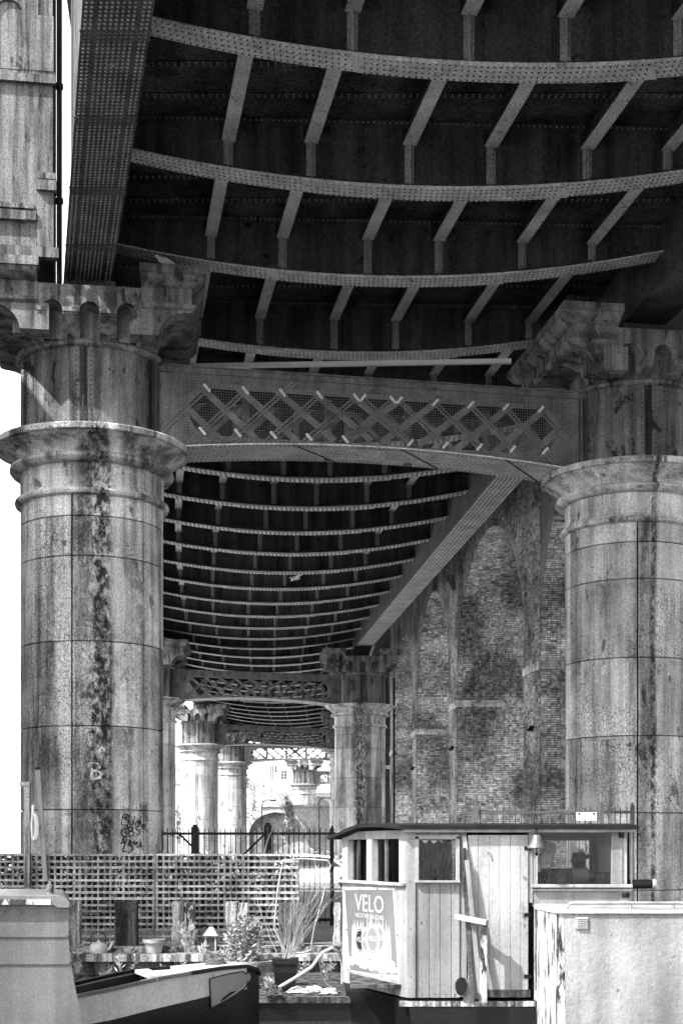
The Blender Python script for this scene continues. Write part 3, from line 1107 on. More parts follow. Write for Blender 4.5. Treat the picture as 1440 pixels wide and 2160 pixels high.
def sprayed(pier, s, hgt, px, py, rot=0.0, width=.017):
    mb = MB()
    x0 = px_ang(px) * 1.516
    z0 = px_z(py) + OZ
    cur = 0.0
    for ch in s:
        for st in STROKES.get(ch, []):
            st = [(a + random.uniform(-.05, .05), b + random.uniform(-.06, .06)) for a, b in st]
            fine_ = []
            for i in range(len(st) - 1):
                for k in range(5):
                    t = k / 5
                    fine_.append((st[i][0] * (1 - t) + st[i + 1][0] * t, st[i][1] * (1 - t) + st[i + 1][1] * t))
            fine_.append(st[-1])
            for _ in range(2):
                fine_ = [fine_[0]] + [tuple((fine_[i - 1][c] + 2 * fine_[i][c] + fine_[i + 1][c]) / 4 for c in (0, 1)) for i in range(1, len(fine_) - 1)] + [fine_[-1]]
            pts = []
            for (a, b) in fine_:
                xx, yy = (cur + a) * hgt, b * hgt
                pts.append((x0 + xx * math.cos(rot) - yy * math.sin(rot), z0 + xx * math.sin(rot) + yy * math.cos(rot)))
            L1, L2 = [], []
            for i, p in enumerate(pts):
                q0, q1 = pts[max(0, i - 1)], pts[min(len(pts) - 1, i + 1)]
                dx, dz = q1[0] - q0[0], q1[1] - q0[1]
                ll = math.hypot(dx, dz) or 1
                wd = width * (.45 + .55 * math.sin(math.pi * (i + .6) / (len(pts) + .2))) * random.uniform(.85, 1.15)
                for sg, LL in ((1, L1), (-1, L2)):
                    a = (p[0] - sg * dz / ll * wd) / 1.516
                    LL.append((1.5165 * math.cos(a), 1.5165 * math.sin(a), p[1] + sg * dx / ll * wd))
            mb.strip([L1, L2])
        cur += .85
    o = mb.build('graffiti', 'paint_black', pier, None, 'stuff')
    o.rotation_euler = (0, 0, -pier.rotation_euler[2])


for s_, hgt, px, py, rot in (('B', .24, 276, 1740, -.15), ('U~', .22, 287, 1739, -.25), ('+', .14, 286, 1754, .2), ('GBS', .2, 277, 1768, .15), ('NAMA', .16, 276, 1782, -.2), ('ZS', .2, 276, 1799, .1), ('R', .2, 317, 1758, .35)):
    sprayed(PIERS['A'], s_, hgt, px, py, rot)

# ------------------------------------------------------------------ lattice cross beams between piers
def lattice_beam(pa, pb, label, z0, z1, detail, nbar, camber=.28, net=False):
    a, b = Vector(pa), Vector(pb)
    d = b - a
    L = d.length
    root = empty('lattice_beam', (a.x, a.y, E + z0), math.atan2(d.y, d.x))
    tag(root, label, 'beam', 'lattice beams between the piers')
    H = z1 - z0
    u0, u1 = 1.35, L - 1.35
    zo0, zo1 = .23, H - .38          # opening
    rr = (zo1 - zo0) / 2
    zc = (zo0 + zo1) / 2
    oa, ob = u0 + .62, u1 - .62
    n = 10
    stad = [(oa + rr - rr * math.sin(math.pi * k / n), zc + rr * math.cos(math.pi * k / n)) for k in range(n + 1)]
    stad += [(ob - rr + rr * math.sin(math.pi * k / n), zc - rr * math.cos(math.pi * k / n)) for k in range(n + 1)]

    def bot(u):
        t = (2 * u - u0 - u1) / (u1 - u0)
        return camber * (1 - t * t) - .06
    for v in (-.52, .52):
        mb = MB()
        # plate with the long oval opening: top strip, bottom strip, end pieces
        ntop = 20
        us = [u0 + (u1 - u0) * k / 40 for k in range(41)]

        def half(u):
            if u < oa or u > ob:
                return 0
            if u < oa + rr:
                return math.sqrt(max(0, rr * rr - (oa + rr - u) ** 2))
            if u > ob - rr:
                return math.sqrt(max(0, rr * rr - (u - ob + rr) ** 2))
            return rr
        us = sorted(set(us + [oa, ob] + [oa + rr * (1 - math.cos(math.pi / 2 * k / 8)) for k in range(9)] + [ob - rr * (1 - math.cos(math.pi / 2 * k / 8)) for k in range(9)]))
        for yy in (v - .008, v + .008):
            mb.strip([[(u, yy, zc + half(u)) for u in us], [(u, yy, H - .03) for u in us]])
            mb.strip([[(u, yy, bot(u) if bot(u) < zc - half(u) - .02 else zc - half(u) - .02) for u in us], [(u, yy, zc - half(u)) for u in us]])
        mb.build('web_plate', 'lattice' if v < 0 else 'rear_shade', root)
        rim = MB()
        pts = [(p[0], v, p[1]) for p in stad]
        for i in range(len(pts)):
            rim.bar(pts[i], pts[(i + 1) % len(pts)], .09 if v < 0 else .05, .03, (0, 1, 0))
        rim.build('opening_rim', 'lattice_bar' if v < 0 else 'rear_shade', root)
        if detail == 2 and v < 0:
            rr_ = MB()
            cx_o, cz_o = (oa + ob) / 2, zc
            for i in range(len(pts)):
                p0_, p1_ = Vector(pts[i]), Vector(pts[(i + 1) % len(pts)])
                m_ = max(1, int((p1_ - p0_).length / .1))
                for k_ in range(m_):
                    rr_.rivet(p0_.lerp(p1_, (k_ + .5) / m_) + Vector((0, -.016, 0)), (0, -1, 0), .018)
            rr_.build('rim_rivets', 'rivet_dark', root, None, 'stuff')
    tf = MB()
    tf.bb(u0, u1, -.66, .66, H - .03, H)
    for sg in (-1, 1):
        tf.bb(u0, u1, sg * .57 - .04, sg * .57 + .04, H - .15, H - .03)
        tf.bb(u0, u1, sg * .545 - .012, sg * .545 + .012, H - .32, H - .15)
    tfo = tf.build('top_flange', 'lattice', root)
    bfm = MB()
    us = [u0 + (u1 - u0) * k / 24 for k in range(25)]
    bfm.strip([[(u, -.66, bot(u)) for u in us], [(u, .66, bot(u)) for u in us], [(u, .66, bot(u) - .03) for u in us], [(u, -.66, bot(u) - .03) for u in us], [(u, -.66, bot(u)) for u in us]])
    bfo = bfm.build('bottom_flange', 'flange', root)
    if detail == 2:
        rv = MB()
        for k in range(int((u1 - u0) / .1)):
            u = u0 + .05 + k * .1
            for y in (-.6, -.5, -.2, .0, .2, .5, .6):
                if abs(y) < .3 and not (int(u / 1.5) % 2):
                    continue
                rv.rivet((u, y, bot(u) - .03), (0, 0, -1), .017, 5)
        rv.build('rivets', 'rivet_dark', bfo, None, 'stuff')
        rv = MB()
        for k in range(int((u1 - u0) / .09)):
            u = u0 + .05 + k * .09
            rv.rivet((u, -.612, H - .09), (0, -1, 0), .016, 5)
            rv.rivet((u, -.56, H - .25), (0, -1, 0), .016, 5)
        rv.build('rivets', 'rivet', tfo, None, 'stuff')
        sp = MB()
        for f in (.3, .55, .8):
            u = u0 + (u1 - u0) * f
            sp.add([(u, -.65, bot(u) - .045), (u + .05, -.65, bot(u) - .045), (u + 1.25, .65, bot(u + 1.2) - .045), (u + 1.2, .65, bot(u + 1.2) - .045),
                    (u, -.65, bot(u) - .031), (u + .05, -.65, bot(u) - .031), (u + 1.25, .65, bot(u + 1.2) - .031), (u + 1.2, .65, bot(u + 1.2) - .031)],
                   [(0, 1, 2, 3), (4, 5, 6, 7), (0, 1, 5, 4), (1, 2, 6, 5), (2, 3, 7, 6), (3, 0, 4, 7)])
        sp.build('splice_strip', 'rivet_dark', bfo)
    for k in range(4):
        u = oa + (ob - oa) * (k + .75) / 4.5
        vb = MB()
        vb.bb(u - .09, u + .09, .42, .47, .12, H - .2)
        vb.build('vertical_strut', 'lattice', root)
    mid = (u0 + u1) / 2
    pitch = (ob - oa - .1) / nbar
    rise = H - .26
    # diagonal bars: channel pairs in front of the plate, flat bars behind, mirrored about mid-span
    clipz = MB()
    for face, yy in ((0, -.555), (1, .555)):
        for half_ in (0, 1):
            for k in range(nbar // 2 + 2):
                ub = oa - .75 + k * pitch
                ut = ub + rise
                if ut > mid + 1.2:
                    continue
                A, B = (ub, .08 + max(0, bot(ub))), (ut, H - .16)
                if half_:
                    A, B = (u0 + u1 - A[0], A[1]), (u0 + u1 - B[0], B[1])
                br = MB()
                if face == 0:
                    for o_ in (-.055, .055):
                        br.bar((A[0] + o_, yy, A[1]), (B[0] + o_, yy, B[1]), .036, .022, (0, 1, 0))
                else:
                    br.bar((A[0], yy, A[1]), (B[0], yy, B[1]), .11, .02, (0, 1, 0))
                br.build('diagonal_bar', 'lattice_bar', root)
                # the counter diagonal flat, behind the front plate
                if face == 0:
                    cb = MB()
                    cb.bar((B[0] - (rise if not half_ else -rise) * .93, -.49, B[1] - .12), (B[0] + (0.05 if not half_ else -.05), -.49, A[1] + .1), .15, .014, (0, 1, 0))
                    cb.build('counter_bar', 'lattice_bar', root)
                    if detail == 2:
                        for zz in (zo0 + .12, zo1 - .06):
                            t = (zz - A[1]) / (B[1] - A[1])
                            uu = A[0] + (B[0] - A[0]) * t
                            if oa - .1 < uu < ob + .1:
                                c = MB()
                                an = -1 if not half_ else 1
                                c.bar((uu - .065, yy - .03, zz - an * .075), (uu + .065, yy - .03, zz + an * .075), .055, .02, (0, 1, 0))
                                c.build('clip', 'clip', root)
    if net:
        nm = MB()
        y = -.60
        g0, g1 = .05, H - .16
        k = 0
        while u0 + .35 + k * .056 < u1 - .25:
            u = u0 + .35 + k * .056
            nm.bar((u, y, g0 + max(0, bot(u)) * .6), (u, y, g1), .0045, .0045)
            k += 1
        k = 0
        while g0 + .1 + k * .056 < g1:
            z = g0 + .1 + k * .056
            nm.bar((u0 + .35, y + .007, z), (u1 - .25, y + .007, z), .0045, .0045)
            k += 1
        nm.build('bird_netting', 'wire', root, None, 'stuff')
    # end boxes against the drums
    for u, s in ((u0, 1), (u1, -1)):
        eb = MB()
        eb.bb(min(u - .02, u + s * .55), max(u - .02, u + s * .55), -.535, .535, -.02, H - .02)
        eo = eb.build('end_plate', 'lattice', root)
        if detail == 2:
            an = MB()
            an.bb(u + s * .08 - .05, u + s * .08 + .05, -.56, -.535, 0, H - .03)
            for z in np.arange(.08, H - .1, .09):
                an.rivet((u + s * .08, -.56, z), (0, -1, 0), .018)
            an.build('end_angle', 'lattice', eo)
    return root


def pp(k):
    o = PIERS[k].location
    return (o.x, o.y, 0)


lattice_beam(pp('A'), pp('D'), 'nearest lattice beam between the two large piers, hung with wire netting', 8.66, 10.38, 2, 10, net=True)
lattice_beam(pp('B'), pp('E'), 'second lattice beam, dark, ending at the pier with the central streak', 8.66, 10.38, 1, 10)
lattice_beam(pp('C'), pp('F'), 'third lattice beam, from the bright niche pier', 8.66, 10.38, 1, 10)
lattice_beam(pp('G'), (pp('G')[0] + 12.6, pp('G')[1] - 2.0, 0), 'fourth lattice beam with daylight showing through its left half', 8.66, 10.38, 1, 10)
lattice_beam(pp('H'), (pp('H')[0] + 12, pp('H')[1] + 4, 0), 'farthest lattice beam, a short end of it showing beside the small far pier', 8.66, 10.38, 1, 10)

# white tube slung above the first lattice beam
tb = MB()
tb.bar(W(-372, 1.08, 1104), W(386, 1.08, 1116), .11, .10)
for f in ():
    X = -372 + 758 * f
    tb.bar(W(X, 1.08, 1108), W(X, 1.08, 1205), .03, .03, (0, 1, 0))
tag(tb.build('white_tube', 'white_tube'), 'slim white tube slung just above the nearest lattice beam', 'tube')

# bird spikes on the right pier cap
def _cap_spikes():
    p = PIERS['D']
    mw = Matrix.Translation(p.location) @ Matrix.Rotation(p.rotation_euler[2], 4, 'Z')
    mb = MB()
    z = 11.785 + OZ
    pts = [(-2.2, -2.25, z, 0.06, 2.2, 'y'), (-2.2, -2.25, z, .06, 1.3, 'x'), (-2.0, -2.1, 11.10 + OZ, .06, 1.05, 'x')]
    for (x, y, zz, st, ln, ax) in pts:
        n = int((4.4 if ax == 'y' else ln) / st)
        for i in range(n):
            q = Vector((x + (i * st if ax == 'x' else 0), y + (i * st if ax == 'y' else 0), zz))
            for k in range(2):
                mb.bar(q, q + Vector((random.uniform(-.05, .02), random.uniform(-.05, .02), .13 + random.uniform(-.02, .03))), .006, .006)
    o = mb.build('bird_spikes', 'rail_grey', p, None, 'stuff')
_cap_spikes()

# ------------------------------------------------------------------ brick viaduct on the right
BV = [  # near corner (X, r) and far corner r of each pier, facade X by interpolation
    (-0.20, -0.13), (.28, .35), (.74, .81), (1.17, 1.24), (1.60, 1.67), (2.02, 2.105), (2.50, 2.585), (3.0, 3.09), (3.55, 3.64), (4.15, 4.24), (4.8, 4.9)]
_fx_r = [-0.2, 1.6, 2.02, 2.5, 3.0, 3.64, 4.2, 5.0]
_fx_x = [1390, 672, 495, 399, 326, 262, 225, 205]


def FX(r):
    return float(np.interp(r, _fx_r, _fx_x)) / 98.0


BW_ = 8.0
Z_SPR, Z_CRN, Z_TOP, Z_BAND = E + 7.5, E + 12.8, E + 21.0, E + 6.25
br = empty('brick_viaduct', (FX(1.6), 1.6 * ZA, GZ))
tag(br, 'tall sooty brick viaduct with high arches on the right', 'viaduct')
bloc = br.location.copy()


def bchild(mb, name, mat, par=None, kind=None, smooth=None):
    o = mb.build(name, mat, par or br, smooth, kind)
    if par is None:
        o.location = -bloc
    return o


def arch_z(t):
    """soffit height at fraction t (-1..1) across the opening"""
    return Z_SPR + (Z_CRN - Z_SPR) * math.sqrt(max(0, 1 - t * t))


bricks_all = MB()
brick_single = []
BRL, BRH, BRG = 0.212, 0.062, 0.017


def lay(p, ux, un, uz, length, target, dark=1.0):
    """one brick: centre p on the wall face, ux along, un outward, uz up the wall"""
    rot = Matrix((ux, un, uz)).transposed()
    pr = 0.02 + random.uniform(-.008, .009)
    tn = min(1.5, max(.45, random.gauss(1.0, .22)))
    if random.random() < .03:
        tn = .45
    target((p + un * (pr / 2 - .03), (length, .06 + pr, BRH), rot, tn * dark))


def to_all(a):
    bricks_all.box(*a)


FACE_SHADE = 0.5        # shade painted into the facing: its bricks darker than those of the soffits
single_quota = [0]


def to_single(a):
    if single_quota[0] < 300:
        single_quota[0] += 1
        brick_single.append(a)
    else:
        to_all(a)


def lay_row(p0, ux, un, uz, length, row, target, dark=1.0):
    """Flemish-like row of stretchers and headers"""
    x = -(row % 2) * .11
    k = row
    while x < length:
        l = BRL if k % 2 == 0 else BRL * .48
        a, b = max(0, x), min(length, x + l)
        if b - a > .04:
            lay(p0 + ux * ((a + b) / 2), ux, un, uz, b - a, target, dark)
        x += l + BRG * .6
        k += 1


VX, VY, VZ = Vector((1, 0, 0)), Vector((0, 1, 0)), Vector((0, 0, 1))
for i, (rn, rf) in enumerate(BV):
    yn, yf = rn * ZA, rf * ZA
    xn, xf = FX(rn), FX(rf)
    seen = 1.5 < rn < 3.9
    pm = MB()
    pm.add([(xn, yn, GZ - .5), (xn + BW_, yn, GZ - .5), (xf + BW_, yf, GZ - .5), (xf, yf, GZ - .5), (xn, yn, Z_TOP), (xn + BW_, yn, Z_TOP), (xf + BW_, yf, Z_TOP), (xf, yf, Z_TOP)],
           [(0, 1, 2, 3), (4, 5, 6, 7), (0, 1, 5, 4), (1, 2, 6, 5), (2, 3, 7, 6), (3, 0, 4, 7)])
    po = bchild(pm, 'pier', 'mortar' if seen else 'brick_wall')
    dirf = Vector((xf - xn, yf - yn, 0)).normalized()
    nrm = Vector((-dirf.y, dirf.x, 0))      # outward, to the left
    if nrm.x > 0:
        nrm = -nrm
    if seen:
        # impost band of separate stones
        bl = MB()
        x = 0.0
        stl = []
        while x < 4.2:
            l = random.uniform(.45, .95)
            stl.append((x, min(4.2, x + l)))
            x += l + .01
        for (a, b) in stl:
            q = MB()
            q.bb(xn + a - (.06 if a == 0 else 0), xn + b, yn - .06 - random.uniform(0, .012), yn + .1, Z_BAND, Z_BAND + .29)
            bchild(q, 'band_stone', 'stone')
        q = MB()
        Lp = (Vector((xf, yf, 0)) - Vector((xn, yn, 0))).length
        for a, b in ((0, .5), (.505, 1)):
            q = MB()
            p0 = Vector((xn, yn, Z_BAND + .145)) + dirf * (Lp * a) + nrm * .0
            p1 = Vector((xn, yn, Z_BAND + .145)) + dirf * (Lp * b)
            q.bar(p0, p1, .13, .29)
            bchild(q, 'band_stone', 'stone')
        # bricks on the near face of the pier
        wid = {4: 1.1, 5: 4.0, 6: 2.6}.get(i, 1.4)
        nrow = int(math.ceil((Z_SPR - GZ) / (BRH + BRG)))
        if i <= 7:
            for k in range(nrow):
                z = GZ + .04 + k * (BRH + BRG)
                lay_row(Vector((xn + .005, yn, z)), VX, -VY, VZ, wid, k, to_single if i == 4 and z > E else to_all)
            # bricks on the facade side of the pier
            for k in range(int((Z_TOP - GZ) / (BRH + BRG))):
                z = GZ + .04 + k * (BRH + BRG)
                lay_row(Vector((xn, yn, z)) + dirf * .005, dirf, nrm, VZ, Lp - .01, k, to_all, FACE_SHADE)
    # arch between this pier and the next
    if i + 1 < len(BV):
        rn2 = BV[i + 1][0]
        y2, x2 = rn2 * ZA, FX(rn2)
        n = 28
        P = []
        for k in range(n + 1):
            t = -1 + 2 * k / n
            t = math.sin(t * math.pi / 2)
            f = (t + 1) / 2
            P.append((xf + (x2 - xf) * f, yf + (y2 - yf) * f, arch_z(t)))
        for off in (0, BW_):
            wl = MB()
            wl.strip([[(p[0] + off, p[1], p[2]) for p in P], [(p[0] + off, p[1], Z_TOP) for p in P]])
            bchild(wl, 'spandrel_wall', 'mortar' if seen else 'brick_wall')
        vt = MB()
        vt.strip([[p for p in P], [(p[0] + BW_, p[1], p[2]) for p in P]])
        bchild(vt, 'vault', 'mortar' if seen or i == 3 else 'brick_wall')
        if (seen and i <= 6) or i == 3:
            # vault bricks on the far half (the half that faces the viewer), courses along the barrel
            wid = {3: 1.1, 4: 4.0, 5: 2.6}.get(i, 1.4)
            k = 0
            span = (y2 - yf) / 2
            hh = Z_CRN - Z_SPR
            ph = 0.5 * (BRH + BRG) / hh
            while ph < 2.3:
                t = math.cos(ph)
                f = (t + 1) / 2
                p = Vector((xf + (x2 - xf) * f, yf + (y2 - yf) * f, Z_SPR + hh * math.sin(ph)))
                tg = Vector((0, -span * math.sin(ph), hh * math.cos(ph))).normalized()
                un = Vector((0, -tg.z, tg.y)).normalized()
                if un.z > 0:
                    un = -un
                lay_row(p + VX * .01, VX, un, tg, wid, k, to_all)
                ph += (BRH + BRG) / math.hypot(span * math.sin(ph), hh * math.cos(ph))
                k += 1
            if i == 3:
                continue
            # facade bricks
            dv = Vector((x2 - xf, y2 - yf, 0))
            Ls = dv.length
            dv.normalize()
            nv = Vector((-dv.y, dv.x, 0))
            if nv.x > 0:
                nv = -nv
            # two brick-on-edge arch rings on the face
            hs = Ls / 2
            for ring_ in range(2):
                ph_ = .5 * (BRH + BRG) / hh
                while ph_ < math.pi:
                    c_, s_ = math.cos(ph_), math.sin(ph_)
                    nu, nz_ = c_ / hs, s_ / hh
                    ln = math.hypot(nu, nz_)
                    nu, nz_ = nu / ln, nz_ / ln
                    off_ = .12 + ring_ * .235
                    pc = Vector((xf, yf, Z_SPR + hh * s_)) + dv * (hs * (1 + c_)) + (dv * nu + VZ * nz_) * off_
                    rad_ = dv * nu + VZ * nz_
                    lay(pc, rad_, nv, nv.cross(rad_), .215, to_all, FACE_SHADE * 1.1)
                    ph_ += (BRH + .012) / math.hypot(hs * s_, hh * c_)
            for k in range(int((Z_TOP - Z_SPR) / (BRH + BRG))):
                z = Z_SPR + .04 + k * (BRH + BRG)
                x = 0.0
                q = k
                while x < Ls:
                    l = BRL if q % 2 == 0 else BRL * .48
                    tm = 2 * (x + l / 2) / Ls - 1
                    if z > arch_z(tm) + .50:
                        lay(Vector((xf, yf, z)) + dv * (x + l / 2), dv, nv, VZ, l, to_all, FACE_SHADE)
                    x += l + BRG
                    q += 1
tp = MB()
for (r0, r1) in ((-.2, 1.6), (1.6, 2.02), (2.02, 2.5), (2.5, 3.0), (3.0, 3.64), (3.64, 4.2), (4.2, 4.9)):
    a, b = Vector((FX(r0), r0 * ZA, Z_TOP)), Vector((FX(r1), r1 * ZA, Z_TOP))
    tp.add([a, b, b + VX * BW_, a + VX * BW_, a + VZ * .3, b + VZ * .3, b + VX * BW_ + VZ * .3, a + VX * BW_ + VZ * .3],
           [(0, 1, 2, 3), (4, 5, 6, 7), (0, 1, 5, 4), (1, 2, 6, 5), (2, 3, 7, 6), (3, 0, 4, 7)])
bchild(tp, 'coping', 'stone')
bm_ = bricks_all.mesh('bricks')
link('bricks', bm_, 'brick', br, 'stuff').location = -bloc
for a in brick_single:
    q = MB()
    q.box(*a)
    q.t[0] += 1e-4
    bchild(q, 'brick', 'brick')

# drain pipe and flood lights on the brick viaduct
q = MB()
xp = FX(2.93) - .12
q.tube([(xp, 2.93 * ZA, GZ), (xp, 2.93 * ZA, E + 10.9)], .07, 8)
for z in (1, 3.5, 6, 8.5):
    q.lathe([(.07, 0), (.1, 0), (.1, .12), (.07, .12)], 8, c=(xp, 2.93 * ZA, E + z))
tag(q.build('drain_pipe', 'rail_black', None, 40), 'black drainpipe running up the brick viaduct beside the streaked pier', 'drainpipe')


def floodlight(p, lab):
    r_ = empty('floodlight', p)
    r_.scale = (.6, .6, .6)
    tag(r_, lab, 'floodlight', 'floodlights on the brick piers')
    a = MB()
    a.bar((0, 0, 0), (-.35, -.1, .02), .04, .04)
    a.build('bracket', 'rail_black', r_)
    b = MB()
    b.loft([[(-.35 + x * .10, -.1 + y * .1, .1) for x, y in ((-1, -1), (1, -1), (1, 1), (-1, 1))], [(-.52 + x * .2, -.16 + y * .2, -.22) for x, y in ((-1, -1), (1, -1), (1, 1), (-1, 1))]])
    b.build('lamp_head', 'rail_black', r_)


floodlight((FX(2.02) - .01, 2.02 * ZA + .05, E + (HZ - 1577) * 2.02 / 98), 'black floodlight on the brick pier left of the tall arch')
floodlight((FX(1.6) - .01, 1.62 * ZA, E + (HZ - 1532) * 1.6 / 98), 'pale-edged floodlight on the nearest brick pier')
floodlight((FX(2.5) - .01, 2.5 * ZA + .05, E + (HZ - 1620) * 2.5 / 98), 'small black floodlight on the farther brick pier')
q = MB()
q.bar(W(FX(2.1) * 98 - 14, 2.09, 1218), W(FX(2.06) * 98 - 4, 2.03, 1120), .12, .12)
q.bar(W(FX(2.1) * 98 - 22, 2.09, 1218), W(FX(2.06) * 98 - 12, 2.03, 1120), .06, .06)
tag(q.build('pipe_brace', 'rail_grey'), 'pale slanting pipe between the two tall brick arches', 'pipe')

# ------------------------------------------------------------------ quay wall, trellis, piles
q = MB()
q.bb(-14, 30, 22.2, 22.42, -1.4, GZ + .004)
tag(q.build('canal_wall', 'bank'), 'stained canal wall below the timber ledge, at the water', 'wall')
LZ = E - 1.585
ld = empty('timber_ledge', (-2, 22.0, LZ - .1))
tag(ld, 'weathered timber ledge along the canal wall carrying the pots', 'ledge')
x = -9.0
while x < .8:
    l = random.uniform(1.3, 2.0)
    q = MB()
    q.bb(x + 2, min(.88, x + l) + 2, -.16, .195, -.01 + random.uniform(-.012, .0), .1 + random.uniform(-.008, 0))
    q.build('board', 'timber', ld)
    x += l + .012
q = MB()
q.bb(-7, 2.85, -.06, .19, -.24, -.03)
q.build('bearer', 'timber_dark', ld)

SL = 0.037


def trellis(px0, px1, label):
    Zt = 23.0
    x0, x1 = (px0 - 720) * Zt / FPX, (px1 - 720) * Zt / FPX
    zt, zb = E - (1802 - HZ) * Zt / FPX, GZ + .02
    root = empty('trellis', ((x0 + x1) / 2, Zt, GZ))
    tag(root, label, 'trellis', 'wooden trellis panels')
    xc = (x0 + x1) / 2
    w_ = x1 - x0
    n = int(round((zt - zb) / .101))
    hm = MB()
    hm.bb(-w_ / 2, w_ / 2, -.014, .014, -.018, .018)
    hme = hm.mesh('rail_slat')
    hme.materials.append(M['slat'])
    for k in range(n + 1):
        o = bpy.data.objects.new('rail_slat', hme)
        COL.objects.link(o)
        o.parent = root
        o.location = (random.uniform(-.01, .01), -.013, zt - GZ - SL / 2 - k * .101 + random.uniform(-.004, .004))
        o.rotation_euler = (0, random.uniform(-.003, .003), 0)
        o.scale = (1, 1, random.uniform(.85, 1.12))
    vm = MB()
    vm.bb(-SL / 2, SL / 2, -.012, .012, 0, zt - zb)
    vme = vm.mesh('upright_slat')
    vme.materials.append(M['upright'])
    m = int(round(w_ / .1))
    for k in range(m + 1):
        o = bpy.data.objects.new('upright_slat', vme)
        COL.objects.link(o)
        o.parent = root
        o.location = (-w_ / 2 + .02 + (w_ - .04) * k / m + random.uniform(-.006, .006), .0125, zb - GZ)
        o.scale = (random.uniform(.8, 1.15), 1, 1)
        o.rotation_euler = (0, random.uniform(-.006, .006), 0)
    return root


trellis(-80, 326, 'left wooden trellis panel, below the graffitied pier')
trellis(329, 630, 'right wooden trellis panel, ending beside the twiggy bush')

def _ivy(mb, n, x0, x1, z0, z1, y, size):
    for _ in range(n):
        p = Vector((random.uniform(x0, x1), y + random.uniform(-.06, .1), z0 + (z1 - z0) * random.random() ** 1.15))
        s_ = size * random.uniform(.6, 1.5)
        a = Vector((random.gauss(0, 1), random.gauss(0, .5), random.gauss(0, 1))).normalized()
        b = a.cross(Vector((random.gauss(0, .4), 1, random.gauss(0, .4)))).normalized()
        mb.add([p - a * s_, p - b * s_ * .55, p + a * s_, p + b * s_ * .55], [(0, 1, 2, 3)], random.uniform(.05, .35) if random.random() < .95 else 1.6)


iv = MB()
_ivy(iv, 5200, -5.6, -.72, GZ + .25, GZ + 1.42, 23.22, .05)  # leaves added, and darkened, for the shade seen through the trellis gaps
_o = iv.build('added_ivy', 'leaf', None, None, 'stuff')
tag(_o, 'ivy added behind the wooden trellis, darkened for the shade in its gaps', 'added_ivy')
PILE_LAB = ['timber pile beside the grey boat bow', 'dark cracked timber pile between kettle and flowerpot', 'pale split timber pile with weeds growing up it', 'timber pile behind the leafy bush',
            'dark broad timber pile behind the twiggy bush', 'narrow timber pile hard against the white wheelhouse']
for (xa, xb, yt, lab, mt, sp) in ((143, 171, 1902, PILE_LAB[0], 'timber', 0), (244, 290, 1902, PILE_LAB[1], 'timber_dark', 0), (364, 411, 1902, PILE_LAB[2], 'timber', 1),
                                  (479, 522, 1903, PILE_LAB[3], 'timber', 1), (588, 641, 1905, PILE_LAB[4], 'timber_dark', 0), (703, 718, 1905, PILE_LAB[5], 'timber', 0)):
    Zp = 22.5
    cx, hw = ((xa + xb) / 2 - 720) * Zp / FPX, (xb - xa) / 2 * Zp / FPX
    zt = E - (yt - HZ) * Zp / FPX
    root = empty('timber_pile', (cx, Zp, GZ))
    tag(root, lab, 'timber pile', 'timber piles in front of the trellis')
    segs = [(-hw, hw)] if not sp else [(-hw, hw * .12), (hw * .16, hw)]
    for j, (a, b) in enumerate(segs):
        mb = MB()
        rows = []
        for k in range(7):
            z = (zt - GZ - (.02 if j else 0)) * k / 6
            o_ = random.uniform(-.012, .012)
            rows.append([(a + o_, -.14 + random.uniform(-.01, .01), z), (b + random.uniform(-.012, .012), -.14, z), (b + random.uniform(-.01, .01), .1, z), (a + o_, .1, z)])
        mb.loft(rows)
        o = mb.build('post', mt if not (sp and j) else 'boat_peel', root)

# ------------------------------------------------------------------ iron railings
def railing(name, label, px0, px1, Zr, top_y, rail_y, bot_z, mat, pitch, posts=(), braces=(), spear=.0, group='iron railings on the quay'):
    x0, x1 = (px0 - 720) * Zr / FPX, (px1 - 720) * Zr / FPX
    zt, zr = E - (top_y - HZ) * Zr / FPX, E - (rail_y - HZ) * Zr / FPX
    root = empty(name, ((x0 + x1) / 2, Zr, GZ))
    tag(root, label, 'railing', group)
    xc = (x0 + x1) / 2
    for z, h in ((zr, .05), (bot_z, .06)):
        q = MB()
        q.bb(x0 - xc, x1 - xc, -.02, .02, z - GZ - h / 2, z - GZ + h / 2)
        q.build('rail', mat, root)
    bm = MB()
    zb = bot_z - .08
    bm.bb(-.009, .009, -.009, .009, 0, zt - zb - .03)
    bm.loft([[(-.009, -.009, zt - zb - .03), (.009, -.009, zt - zb - .03), (.009, .009, zt - zb - .03), (-.009, .009, zt - zb - .03)],
             [(-.001, -.001, zt - zb), (.001, -.001, zt - zb), (.001, .001, zt - zb), (-.001, .001, zt - zb)]])
    me = bm.mesh('bar')
    me.materials.append(M[mat])
    n = int((x1 - x0) / pitch)
    for k in range(n + 1):
        o = bpy.data.objects.new('bar', me)
        COL.objects.link(o)
        o.parent = root
        o.location = (x0 - xc + k * pitch, 0, zb - GZ)
        o.rotation_euler = (0, random.uniform(-.004, .004), 0)
    for (px, w_, yt) in posts:
        q = MB()
        X = (px - 720) * Zr / FPX - xc
        q.bb(X - w_ / 2, X + w_ / 2, -.06, .06, 0, E - (yt - HZ) * Zr / FPX - GZ)
        q.bb(X - w_ / 2 * .6, X + w_ / 2 * .6, -.04, .04, E - (yt - HZ) * Zr / FPX - GZ, E - (yt - 5 - HZ) * Zr / FPX - GZ)
        q.build('gate_post', mat, root)
    for (pa, ya, pb, yb) in braces:
        q = MB()
        q.bar(((pa - 720) * Zr / FPX - xc, .03, E - (ya - HZ) * Zr / FPX - GZ), ((pb - 720) * Zr / FPX - xc, .03, E - (yb - HZ) * Zr / FPX - GZ), .04, .05, (0, 1, 0))
        q.build('brace', mat, root)
    return root


